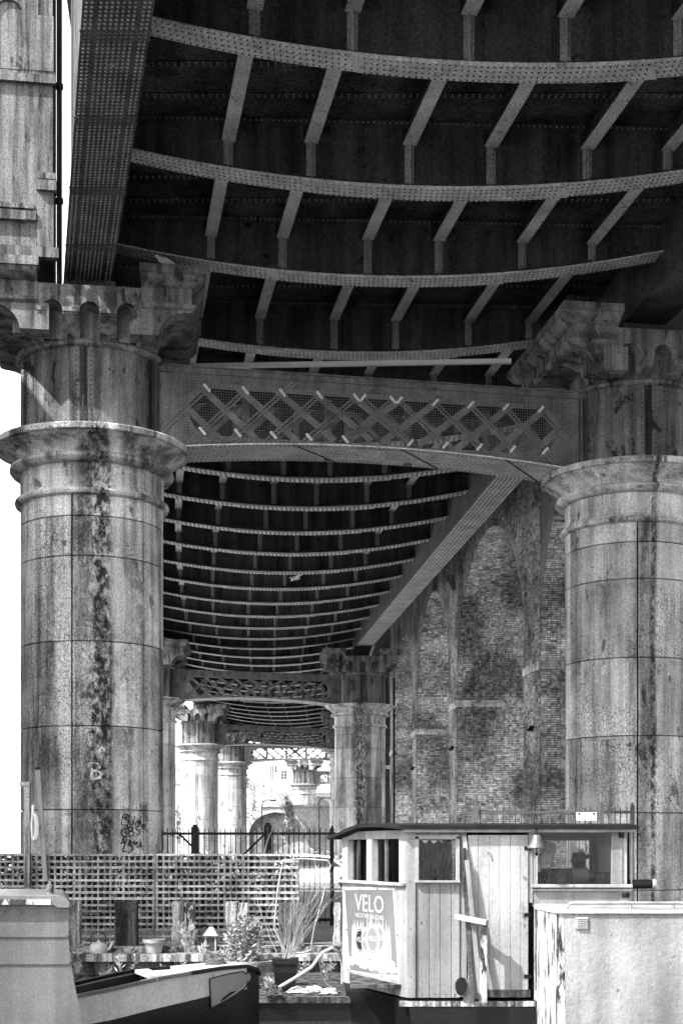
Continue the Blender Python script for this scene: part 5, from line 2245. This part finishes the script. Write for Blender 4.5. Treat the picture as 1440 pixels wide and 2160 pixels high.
q.bb(bx(1303), bx(1313), BY - .09, BY - .03, bz(1768), bz(1754))
bc(q, 'cabin_box', 'rail_black')
q = MB()
q.lathe([(.001, -.03), (.04, -.03), (.05, 0), (.04, .03), (.001, .03)], 12, c=(bx(1315), BY - .12, bz(1888)))
bc(q, 'mooring_cleat', 'rail_black', None, 40)
# cowl ventilator beside the door
q = MB()
cx_, cy_, cz_ = bx(982, 16.0), 16.05, ZB - .02
q.tube([(cx_ + .04, cy_, cz_), (cx_ + .04, cy_, cz_ + .1), (cx_ + .02, cy_ - .02, cz_ + .17), (cx_ - .06, cy_ - .08, cz_ + .19)], [.06, .07, .09, .11], 14, False)
bc(q, 'cowl_vent', 'boat_board', None, 50)
q = MB()
q.tube([(cx_ - .055, cy_ - .077, cz_ + .189), (cx_ - .03, cy_ - .06, cz_ + .185)], [.10, .07], 14)
bc(q, 'cowl_mouth', 'dark')
# grab post and rail by the door
q = MB()
q.bb(bx(1012, 16.1), bx(1026, 16.1), 16.04, 16.14, ZB - .02, bz(1944, 16.1))
bc(q, 'grab_post', 'boat_peel', bev=.004)
q = MB()
q.bar((bx(962, 16.15), 16.25, bz(1935, 16.15)), (bx(1027, 16.05), 16.04, bz(1947, 16.05)), .07, .06)
bc(q, 'grab_rail', 'boat_white', bev=.004)

for (px, py) in ((866, 1770), (866, 1860), (866, 1960), (866, 2060), (890, 1870), (916, 1870), (940, 1870), (960, 1870), (890, 2098), (916, 2098), (940, 2098), (960, 2098)):
    q = MB()
    q.rivet((bx(px), BY - (.031 if px == 866 else .005), bz(py)), (0, -1, 0), .007, 6)
    bc(q, 'screw', 'rail_black')
for py in (1790, 1930, 2060):
    q = MB()
    q.bb(bx(1104), bx(1120), BY - .058, BY - .05, bz(py + 4), bz(py - 4))
    q.tube([(bx(1114), BY - .06, bz(py + 5)), (bx(1114), BY - .06, bz(py - 5))], .008, 6)
    bc(q, 'hinge', 'rail_black')
for k in range(9):
    q = MB()
    q.rivet((bx(1186 + k * 24, TY), TY - .0, bz(1930, TY)), (0, -1, 0), .008, 6)
    bc(q, 'trunk_bolt', 'boat_black')
# leaning poles between cabin and door
BOARDS_ = 0
for k, (xa, xb, m_, lab) in enumerate(((978, 1004, 'boat_white', 'white pole leaning in the corner left of the wheelhouse door'), (976, 994, 'timber_dark', 'dark timber leaning in the corner left of the wheelhouse door'),
                                       (982, 1012, 'boat_board', 'grey batten leaning nearest the wheelhouse door'))):
    q = MB()
    q.bar((bx(xb, 16.25), 16.25 - k * .05, ZB), (bx(xa), BY - .06 - k * .03, bz(1765 + k * 25)), .05, .03, (0, 1, 0))
    tag(q.build('leaning_pole', m_), lab, 'pole', 'poles leaning by the wheelhouse door')

# brass bell on its bracket
bl_ = empty('ship_bell', (bx(1131, 16.2), 16.18, bz(1790, 16.2)))
tag(bl_, 'metal bell with clapper hanging left of the wheelhouse window', 'bell')
q = MB()
q.lathe([(.104, 0), (.108, .01), (.095, .03), (.07, .055), (.056, .09), (.05, .13), (.045, .145), (.02, .155), (.001, .157)], 28)
q.lathe([(.104, 0), (.09, .01), (.06, .06), (.045, .13), (.001, .14)], 28)
q.build('bell_body', 'brass', bl_, 40)
q = MB()
q.tube([(0, 0, .1), (0, 0, -.06)], .008, 6)
q.lathe([(.001, -.09), (.014, -.075), (.018, -.06), (.01, -.045), (.001, -.04)], 10)
q.build('clapper', 'rail_black', bl_, 40)
q = MB()
q.tube([(0, 0, .15), (.012, 0, .18), (0, 0, .21), (-.012, 0, .18), (0, 0, .15)], .006, 5)
q.tube([(0, .0, .205), (-.02, .1, .24), (-.04, .22, .25)], .012, 6)
q.build('bell_bracket', 'rail_black', bl_, 40)

# ------------------------------------------------------------------ grey boat bow at the lower left
gb = empty('grey_boat', (-3.0, 12.6, 0))
tag(gb, 'smooth grey steel bow of a boat cut off by the left edge', 'boat')
gl = gb.location.copy()


def gchild(mb, name, mat, smooth=None, bev=0.0):
    o_ = mb.build(name, mat, gb, smooth)
    o_.location = -gl
    if bev:
        m_ = o_.modifiers.new('bevel', 'BEVEL')
        m_.width = bev
        m_.segments = 2
        m_.limit_method = 'ANGLE'
    return o_


out = [(147, 1906), (146, 1925), (144.5, 1950), (145, 1985), (149, 2025), (156, 2070), (165, 2115), (180, 2180), (196, 2240), (200, 2345)]
rings = []
for d, sh in ((12.0, 0), (12.5, -4), (13.1, -14), (13.9, -40)):
    row = [((px + sh - 720) * d / FPX, d, E - (py - HZ) * 12.0 / FPX) for px, py in out]
    row += [(-4.9, d, row[-1][2]), (-4.9, d, row[0][2])]
    rings.append(row)
q = MB()
q.loft(rings)
gchild(q, 'hull', 'boat_grey', 45)
capo = [(-120, 1910), (112, 1910), (121, 1916), (146, 1917), (149, 1908), (145, 1899), (135, 1892), (118, 1888), (-120, 1888)]
q = MB()
q.loft([[((min(px, 149 - k * 4) - 720) * d / FPX, d, E - (py - HZ) * 11.96 / FPX) for px, py in capo] for k, d in enumerate((11.93, 12.4, 13.0, 13.8))])
gchild(q, 'gunwale', 'boat_grey', 40, .008)
q = MB()
q.bb(-4.6, bx(108, 11.94), 11.922, 11.93, bz(1909, 11.94), bz(1898, 11.94))
gchild(q, 'gunwale_trim', 'boat_peel')
q = MB()
for zz in (-.72, -.95):
    q.bar((-4.8, 11.995, E + zz), ((150 - 720 + (1 if zz < -.8 else 0) * 4) * 12 / FPX - .03, 11.995, E + zz), .02, .018)
gchild(q, 'weld_seam', 'boat_grey')
q = MB()
for k in range(9):
    q.rivet((-2.42 - k * .14, 11.99, E - .52), (0, -1, 0), .009, 6)
gchild(q, 'rivet_row', 'boat_grey')
q = MB()
q.lathe([(.001, .0), (.045, 0), (.04, .012), (.034, .015), (.034, .065), (.03, .08), (.012, .088), (.001, .09)], 18, c=(bx(105, 12.3), 12.3, bz(1886, 12.3)))
q.lathe([(.014, .08), (.018, .10), (.001, .115)], 10, c=(bx(105, 12.3), 12.3, bz(1886, 12.3)))
gchild(q, 'mooring_stud', 'timber', 40)

# ------------------------------------------------------------------ small open boat with a heart-ended bow panel
sb = empty('open_boat', (-1.7, 14.4, 0))
tag(sb, 'low open boat with black cockpit and pale pointed bow with a curved panel', 'boat')
sbl = sb.location.copy()


def schild(mb, name, mat, smooth=None, par=None):
    o_ = mb.build(name, mat, par or sb, smooth)
    if par is None:
        o_.location = -sbl
    return o_


near = [(20, 2136, 13.0), (150, 2107, 13.6), (240, 2089, 13.9), (330, 2068, 14.2), (400, 2056, 14.5), (470, 2045, 14.8), (520, 2041, 15.05), (541, 2048, 15.2), (546, 2058, 15.25)]
far = [(60, 2098, 14.9), (160, 2077, 15.2), (225, 2062, 15.5), (292, 2048, 15.8), (360, 2044, 15.9), (430, 2037, 15.8), (490, 2034, 15.6), (533, 2043, 15.35), (546, 2057, 15.27)]
NP = [at(*p) for p in near]
FP = [at(*p) for p in far]


def low(p, q_, f, z):
    v = p.lerp(q_, f)
    return Vector((v.x, v.y, z))


q = MB()
rings = [[a, low(a, b, .0, .3), low(a, b, .18, -.1), low(a, b, .82, -.1), low(a, b, .96, .25), b] for a, b in zip(NP, FP)]
q.strip(rings)
schild(q, 'hull', 'dinghy_white', 45)
q = MB()
q.strip([[low(a, b, .0, a.z - .26 - .03 * math.sin(i * .7)) + Vector((0, -.006, 0)), low(a, b, .0, .3) + Vector((0, -.006, 0)), low(a, b, .18, -.1) + Vector((0, -.006, -.006))] for i, (a, b) in enumerate(list(zip(NP, FP))[:-1])])
schild(q, 'bottom_paint', 'boat_black', 45)
q = MB()      # black bow wrapped round the stem
rings2 = []
for a, b in list(zip(NP, FP))[6:]:
    o1 = Vector((.002, -.004, 0))
    rings2.append([a + o1 + Vector((0, 0, .003)), low(a, b, .0, .3) + o1, low(a, b, .18, -.1) + o1])
q.strip(rings2)
schild(q, 'bow_band', 'boat_black', 45)
# panel with a heart-shaped end
pan = [(442, 2066), (470, 2058), (500, 2052), (513, 2050), (517, 2056), (522, 2052), (528, 2054), (530, 2060), (528, 2069), (516, 2085), (495, 2100), (475, 2112), (445, 2128)]
q = MB()


def hull_pt(px, py, off):
    """where the pixel's sight line meets the upright near side of the hull, a little proud of it"""
    i = max(0, min(len(near) - 2, sum(1 for p in near if p[0] <= px) - 1))
    a_, b_ = NP[i], NP[i + 1]
    k_ = (px - 720) / FPX
    t_ = (k_ * a_.y - a_.x) / ((b_.x - a_.x) - k_ * (b_.y - a_.y))
    d = a_.y + (b_.y - a_.y) * t_ - off
    return at(px, py, d)


q.add([hull_pt(px, py, .016) for px, py in pan], [tuple(range(len(pan)))])
q.add([hull_pt(px, py, .012) for px, py in pan], [tuple(range(len(pan)))])
schild(q, 'bow_panel', 'heart')
q = MB()
rim = [hull_pt(px, py, .018) for px, py in pan]
for i in range(len(rim)):
    q.bar(rim[i], rim[(i + 1) % len(rim)], .01, .01)
schild(q, 'panel_border', 'boat_black')
# fore deck, cockpit lining, gunwales
q = MB()
q.strip([[a + Vector((0, 0, -.01)), (a + b) / 2 + Vector((0, 0, .03)), b + Vector((0, 0, -.01))] for a, b in list(zip(NP, FP))[3:]])
schild(q, 'foredeck', 'dinghy_white', 45)
q = MB()
q.strip([[low(a, b, .06, a.z - .02), low(a, b, .2, .12), low(a, b, .8, .12), low(a, b, .94, b.z - .02)] for a, b in list(zip(NP, FP))[:4]])
a, b = NP[3], FP[3]
q.add([low(a, b, .02, a.z - .01), low(a, b, .1, .05), low(a, b, .9, .05), low(a, b, .98, b.z - .01)], [(0, 1, 2, 3)])
schild(q, 'cockpit_lining', 'boat_black')
for nm, pts, m_ in (('gunwale', NP[:5], 'boat_grey'), ('gunwale', FP[:5], 'boat_black'), ('gunwale', NP[4:], 'boat_black'), ('gunwale', FP[4:], 'boat_white')):
    q = MB()
    for i in range(len(pts) - 1):
        q.bar(pts[i] + Vector((0, 0, .01)), pts[i + 1] + Vector((0, 0, .01)), .06, .035)
    schild(q, nm, m_)
q = MB()
q.add([p + Vector((0, 0, .02)) for p in (at(284, 2050, 15.7), at(312, 2047, 15.75), at(352, 2066, 14.35), at(330, 2068, 14.15))] + [p + Vector((0, 0, -.02)) for p in (at(284, 2050, 15.7), at(312, 2047, 15.75), at(352, 2066, 14.35), at(330, 2068, 14.15))],
      [(0, 1, 2, 3), (4, 5, 6, 7), (0, 1, 5, 4), (1, 2, 6, 5), (2, 3, 7, 6), (3, 0, 4, 7)])
schild(q, 'thwart', 'boat_white')
rpz = at(455, 2034, 15.3)
q = MB()
for k in range(5):
    rr = .13 - .012 * k
    pts = [(rpz.x + rr * math.cos(a * .42) * (1 + .08 * math.sin(a * 1.3 + k)), rpz.y + rr * .7 * math.sin(a * .42), rpz.z - .05 + k * .024 + .008 * math.sin(a)) for a in range(16)]
    q.tube(pts, .014, 6)
tag(q.build('rope_coil', 'rope', None, 50), 'dark coil of rope lying on the open boat foredeck', 'rope')
q = MB()
leaf_cloud(q, 500, at(575, 2098, 18.25) + Vector((0, 0, .02)), (.13, .12, .11), .014, (.1, .5))
for k in range(14):
    c_ = at(575, 2095, 18.25)
    q.tube([(c_.x + random.uniform(-.12, .12), c_.y + random.uniform(-.1, .1), .34 + random.uniform(0, .1)) for _ in range(5)], .012, 5)
tag(q.build('net_heap', 'rope', None, None), 'dark tangled heap of net at the tip of the open boat', 'net')

# ------------------------------------------------------------------ mooring gear in front of the left pier
q = MB()
q.bar(at(96, 1860, 22.9), at(80, 1622, 22.9), .072, .05, (0, 1, 0))
bp = q.build('boat_pole', 'boat_white')
tag(bp, 'pale leaning timber pole in front of the left pier, dark at its tip', 'pole')
q = MB()
q.bar(at(80.2, 1624, 22.88), at(79.6, 1619, 22.88), .078, .056, (0, 1, 0))
q.build('pole_tip', 'rail_black', bp)
q = MB()
q.bar(at(94, 1746, 22.85), at(76, 1747, 22.85), .022, .022)
q.build('peg', 'timber', bp)
q = MB()
pz = at(58, 1800, 22.9)
q.bb(pz.x - .045, pz.x + .045, 22.84, 22.94, GZ, bz(1660, 22.9))
q.bb(pz.x - .12, pz.x + .05, 22.83, 22.95, bz(1659, 22.9), bz(1650, 22.9))
tag(q.build('mooring_post', 'timber'), 'squared timber post with a crosspiece at the far left edge', 'post')
q = MB()
for k in range(4):
    cxp, czp = 70 + k * 1.3, 1745
    pts = [at(cxp + (5 + k * .4) * math.sin(a * .393) + (a > 8) * 1.0, czp + 27 * math.cos(a * .393), 22.75 + k * .012) for a in range(17)]
    q.tube(pts, .014, 6)
q.tube([at(69, 1698, 22.78), at(69, 1722, 22.78)], .02, 6)
tag(q.build('rope_hank', 'rope_white', None, 50), 'white hank of rope hanging beside the leaning pole', 'rope')

# ------------------------------------------------------------------ birds
def bird(p, label, rz, size=1.0, fly=False, pale=False):
    root = empty('pigeon' if not fly else 'flying_bird', p, rz)
    tag(root, label, 'bird')
    m_ = 'bird_pale' if pale else 'bird'
    q_ = MB()
    st = [(-.17, .02, .012), (-.12, .03, .03), (-.06, .05, .055), (0, .075, .065), (.06, .10, .055), (.10, .135, .035), (.125, .165, .03), (.15, .17, .022), (.17, .165, .008), (.19, .16, .002)]
    if fly:
        st = [(x, .07, r_) for x, z, r_ in st]
    q_.tube([(x * size, 0, z * size + .02 * size) for x, z, r_ in st], [r_ * size for x, z, r_ in st], 10)
    q_.build('body', m_, root, 60)
    for s in (-1, 1):
        w_ = MB()
        if fly:
            w_.add([(.08 * size, s * .03, .09), (.02 * size, s * .3 * size, .16), (-.06 * size, s * .55 * size, .12), (-.05 * size, s * .3 * size, .12), (-.07 * size, s * .04, .085)], [(0, 1, 2, 3, 4)])
            w_.add([(.08 * size, s * .03, .1), (.02 * size, s * .3 * size, .17), (-.06 * size, s * .55 * size, .125), (-.05 * size, s * .3 * size, .13), (-.07 * size, s * .04, .095)], [(0, 1, 2, 3, 4)])
        else:
            w_.tube([(-.17 * size, s * .03 * size, .04 * size), (-.05 * size, s * .062 * size, .085 * size), (.05 * size, s * .058 * size, .115 * size)], [.006, .03 * size, .012], 8)
        w_.build('wing', m_, root, 60)
        if not fly:
            l_ = MB()
            l_.tube([(.0, s * .025 * size, .05 * size), (.005, s * .025 * size, .0)], .005, 5)
            l_.build('leg', 'rope', root)


A_ = PIERS['A']
mw = Matrix.Translation(A_.location) @ Matrix.Rotation(A_.rotation_euler[2], 4, 'Z')
bird(mw @ Vector((1.5, -2.15, 11.785 + OZ)), 'pale pigeon perched on the left pier cap under the deck', R(170), 1.25, pale=True)
bird(W(-175, 1.06, (10.38 * 98)), 'dark pigeon sitting on the nearest lattice beam below the white tube', R(100), 1.2)
bird(at(622, 1226, 55), 'pale bird flying under the middle span', R(200), 1.3, True, True)

# ------------------------------------------------------------------ parked car beyond the railing
car = empty('parked_car', (-1.05, 55, GZ), R(180))
tag(car, 'white hatchback parked beyond the black railing', 'car')
q = MB()
side = [(-1.95, .35), (-1.98, .62), (-1.85, .82), (-1.2, .88), (-.62, 1.30), (.2, 1.38), (1.2, 1.34), (1.75, .95), (1.92, .85), (1.95, .40), (1.8, .28), (-1.8, .28)]
rings = []
for y, s in ((-.82, .93), (-.78, .98), (-.6, 1.0), (.6, 1.0), (.78, .98), (.82, .93)):
    rings.append([(x * (1 if abs(y) < .8 else .985), y * (1 if z < .9 else .86), .28 + (z - .28) * s) for x, z in side])
q.loft(rings)
q.build('body', 'car', car, 30)
for s in (-1, 1):
    for pts in ([(-1.05, .9), (-.58, 1.22), (-.05, 1.27), (-.05, .92)], [(.02, .92), (.02, 1.27), (.7, 1.26), (.95, .95)]):
        g_ = MB()
        g_.add([(x, s * (.835 - (z - .9) * .28), z) for x, z in pts] + [(x, s * (.80 - (z - .9) * .28), z) for x, z in pts], [(0, 1, 2, 3), (4, 5, 6, 7), (0, 1, 5, 4), (1, 2, 6, 5), (2, 3, 7, 6), (3, 0, 4, 7)])
        g_.build('window', 'pane', car)
    for x in (-1.25, 1.2):
        t_ = MB()
        t_.lathe([(.15, -.09), (.29, -.1), (.31, -.06), (.31, .06), (.29, .1), (.15, .09)], 20)
        vs = [(v[0] + x, v[2] + s * .77, v[1] + .31) for v in t_.v]
        t2 = MB()
        t2.add(vs, t_.f)
        wo_ = t2.build('wheel', 'tyre', car, 40)
        r2_ = MB()
        r2_.lathe([(.02, .08), (.17, .075), (.18, .05), (.02, .03)], 16)
        r3 = MB()
        r3.add([(v[0] + x, s * v[2] + s * .79, v[1] + .31) for v in r2_.v], r2_.f)
        r3.build('rim', 'rail_grey', wo_)
    hl2 = MB()
    hl2.box((-1.88, s * .6, .68), (.14, .26, .13))
    hl2.build('headlight', 'glass', car)

# ------------------------------------------------------------------ background: arched bridge, houses, trees, lamps
ab = empty('arched_bridge', (-8, 165, GZ))
tag(ab, 'low brick arch bridge in the bright distance behind the small far pier', 'bridge')


def bgp(px, py, d=165):
    p = at(px, py, d)
    return p.x + 8, p.z - GZ


arc = [bgp(583 + 58 * math.cos(math.pi * k / 16), 1762 - 48 * math.sin(math.pi * k / 16)) for k in range(17)]
rt, rb_ = bgp(720, 1702), bgp(720, 1830)
q = MB()
pl = [(bgp(515, 1795)[0], 0), (bgp(515, 1762)[0], bgp(515, 1762)[1]), (bgp(552, 1702)[0], bgp(552, 1702)[1]), (rt[0], rt[1]), (rt[0], 0), (arc[0][0], 0)] + arc + [(arc[-1][0], 0)]
q.prism(pl, 0, 6, 'y')
q.build('bridge_wall', 'far_stone', ab)
for k in range(16):
    a0, a1 = arc[k], arc[k + 1]
    cx, cz = bgp(583, 1762)
    q = MB()
    e = 1.12
    q.prism([a0, a1, (cx + (a1[0] - cx) * e, cz + (a1[1] - cz) * e), (cx + (a0[0] - cx) * e, cz + (a0[1] - cz) * e)], -.15, .1, 'y')
    q.build('arch_stone', 'stone', ab)
q = MB()
q.bb(bgp(550, 0)[0], rt[0], -.25, 6.2, bgp(0, 1703)[1], bgp(0, 1698)[1])
q.build('coping', 'far_stone', ab)
q = MB()
q.bb(bgp(530, 0)[0], bgp(640, 0)[0], 1.6, 1.8, 0, bgp(0, 1710)[1])
q.build('tunnel_back', 'bldg2', ab)
wl_ = MB()
a_, b_ = at(553, 1700, 190), at(720, 1672, 190)
wl_.bb(a_.x, b_.x, 190, 191, GZ, b_.z)
tag(wl_.build('retaining_wall', 'bldg2'), 'grey retaining wall above the low brick arch', 'wall')


def building(px0, px1, ytop, d, mat, label, wins, depth=12, roof=None):
    a, b = at(px0, ytop, d), at(px1, ytop, d)
    root = empty('building', ((a.x + b.x) / 2, d, GZ))
    tag(root, label, 'building', 'buildings in the bright distance')
    xc = (a.x + b.x) / 2
    q_ = MB()
    q_.bb(a.x - xc, b.x - xc, 0, depth, 0, a.z - GZ)
    q_.build('wall', mat, root)
    if roof:
        q_ = MB()
        q_.prism([(a.x - xc - .4, a.z - GZ), (b.x - xc + .4, a.z - GZ), (b.x - xc - 1.5, a.z - GZ + roof), (a.x - xc + 1.5, a.z - GZ + roof)], -.4, depth, 'y')
        q_.build('roof', 'bldg2', root)
    for (w0, w1, y0, y1, nx, ny) in wins:
        p0, p1 = at(w0, y1, d), at(w1, y0, d)
        f = MB()
        f.bb(p0.x - xc - .12, p1.x - xc + .12, -.12, .02, p0.z - GZ - .12, p1.z - GZ + .12)
        fo_ = f.build('window', 'bldg', root)
        for i in range(nx):
            for j in range(ny):
                g_ = MB()
                ww, hh = (p1.x - p0.x) / nx, (p1.z - p0.z) / ny
                g_.bb(p0.x - xc + ww * i + .06, p0.x - xc + ww * (i + 1) - .06, -.16, -.1, p0.z - GZ + hh * j + .05, p0.z - GZ + hh * (j + 1) - .05)
                g_.build('pane', 'pane', fo_)
    return root


building(556, 720, 1596, 235, 'bldg', 'pale building with tall multi-paned windows seen beyond the far piers',
         [(569, 577, 1616, 1644, 2, 6), (579, 584, 1616, 1630, 1, 2), (592, 605, 1626, 1644, 2, 3), (612, 618, 1616, 1628, 2, 3)])
building(440, 554, 1590, 260, 'bldg', 'plain pale building edge beyond the bright gap', [(500, 508, 1640, 1660, 1, 2), (516, 524, 1640, 1660, 1, 2)])
building(330, 438, 1655, 210, 'bldg', 'low pale building behind the bright niche pier', [(372, 376, 1700, 1715, 1, 2), (350, 356, 1700, 1715, 1, 2)], roof=3)




def tree(px, py_base, d, hgt, wid, label, n=900):
    p = at(px, py_base, d)
    root = empty('tree', (p.x, d, GZ))
    tag(root, label, 'tree', 'small trees in the distance')
    q_ = MB()
    z0 = 0
    q_.tube([(0, 0, 0), (.1, 0, hgt * .3), (-.1, .1, hgt * .6), (0, 0, hgt * .9)], [.22, .17, .1, .04], 7)
    for k in range(7):
        a = random.uniform(0, 6.28)
        z = hgt * random.uniform(.35, .7)
        q_.tube([(0, 0, z), (math.cos(a) * wid * .3, math.sin(a) * wid * .3, z + hgt * .12), (math.cos(a) * wid * .5, math.sin(a) * wid * .5, z + hgt * .2)], [.08, .05, .02], 5)
    q_.build('trunk', 'bark', root)
    l_ = MB()
    for k in range(11):
        a = random.uniform(0, 6.28)
        rr = random.uniform(0, wid * .55)
        leaf_cloud(l_, n // 11, (math.cos(a) * rr, math.sin(a) * rr, hgt * random.uniform(.45, .95)), (wid * .32, wid * .32, hgt * .14), .19, (.4, 1.8))
    l_.build('crown', 'leaf_far', root, None, 'stuff')


tree(537, 1780, 205, 13.0, 2.6, 'small tree against the pale wall, left of the tall windows')
tree(580, 1780, 215, 11.5, 2.9, 'thin tree below the tall multi-paned window')
tree(607, 1780, 160, 7.2, 1.6, 'ivy-dark tree beside the small far pier')
tree(380, 1790, 150, 6.0, 1.4, 'small dark tree in the slit beside the left piers')
tree(676, 1780, 185, 8.0, 2.0, 'tree at the right of the small far pier')


def lamp(px, ytop, d, label):
    p = at(px, ytop, d)
    root = empty('street_lamp', (p.x, d, GZ))
    tag(root, label, 'street lamp', 'street lamps in the distance')
    h_ = p.z - GZ
    q_ = MB()
    q_.tube([(0, 0, 0), (0, 0, h_ - .6), (.1, 0, h_ - .2), (.5, 0, h_), (1.0, 0, h_ - .02)], [.07, .05, .045, .04, .04], 7)
    q_.build('column', 'rail_black', root, 50)
    q_ = MB()
    q_.box((1.2, 0, h_ - .05), (.6, .25, .14))
    q_.build('lamp_head', 'rail_black', root)


lamp(552, 1688, 150, 'swan-neck street lamp left of the brick arch')
lamp(673, 1683, 150, 'swan-neck street lamp right of the small far pier')
hd = empty('kiosk', (at(545, 1790, 120).x, 120, GZ))
tag(hd, 'small white kiosk with pointed roof beyond the railing', 'kiosk')
q = MB()
q.bb(-.33, .33, -.3, .3, 0, 3.0)
q.build('body', 'bldg', hd)
q = MB()
q.loft([[(x * .4, y * .38, 3.0) for x, y in ((-1, -1), (1, -1), (1, 1), (-1, 1))], [(x * .02, y * .02, 3.5) for x, y in ((-1, -1), (1, -1), (1, 1), (-1, 1))]])
q.build('roof', 'far_stone', hd)
lw = MB()
lw.bb(-12, 3.2, 62, 62.4, GZ, GZ + .9)
tag(lw.build('garden_wall', 'far_stone'), 'low pale wall beyond the railing and parked car', 'wall')
hg = MB()
for k in range(24):
    leaf_cloud(hg, 60, (-11.5 + k * .6, 63.2, GZ + .8 + random.uniform(-.1, .4)), (.5, .5, .5), .11, (.4, 1.6))
tag(hg.build('hedge', 'leaf_far'), 'untrimmed hedge behind the low pale wall', 'hedge')

# ------------------------------------------------------------------ warehouse made up outside the frame on the left, to shade the left pier's shaft
wh = empty('sun_blocker', (-17.5, 29, GZ))
tag(wh, 'added unseen warehouse standing to the left of the viaduct', 'blocker')
q = MB()
q.bb(-6, 6, -13, 13, 0, 17.5)
q.build('wall', 'blocker', wh)
q = MB()
q.prism([(-6.3, 17.5), (6.3, 17.5), (0, 20.5)], -13.2, 13.2, 'y')
q.build('roof', 'felt', wh)
for i in range(6):
    for j in range(5):
        q = MB()
        q.bb(5.97, 6.04, -11.5 + i * 4.2, -9.9 + i * 4.2, 1.2 + j * 3.0, 3.2 + j * 3.0)
        q.build('window', 'pane', wh)
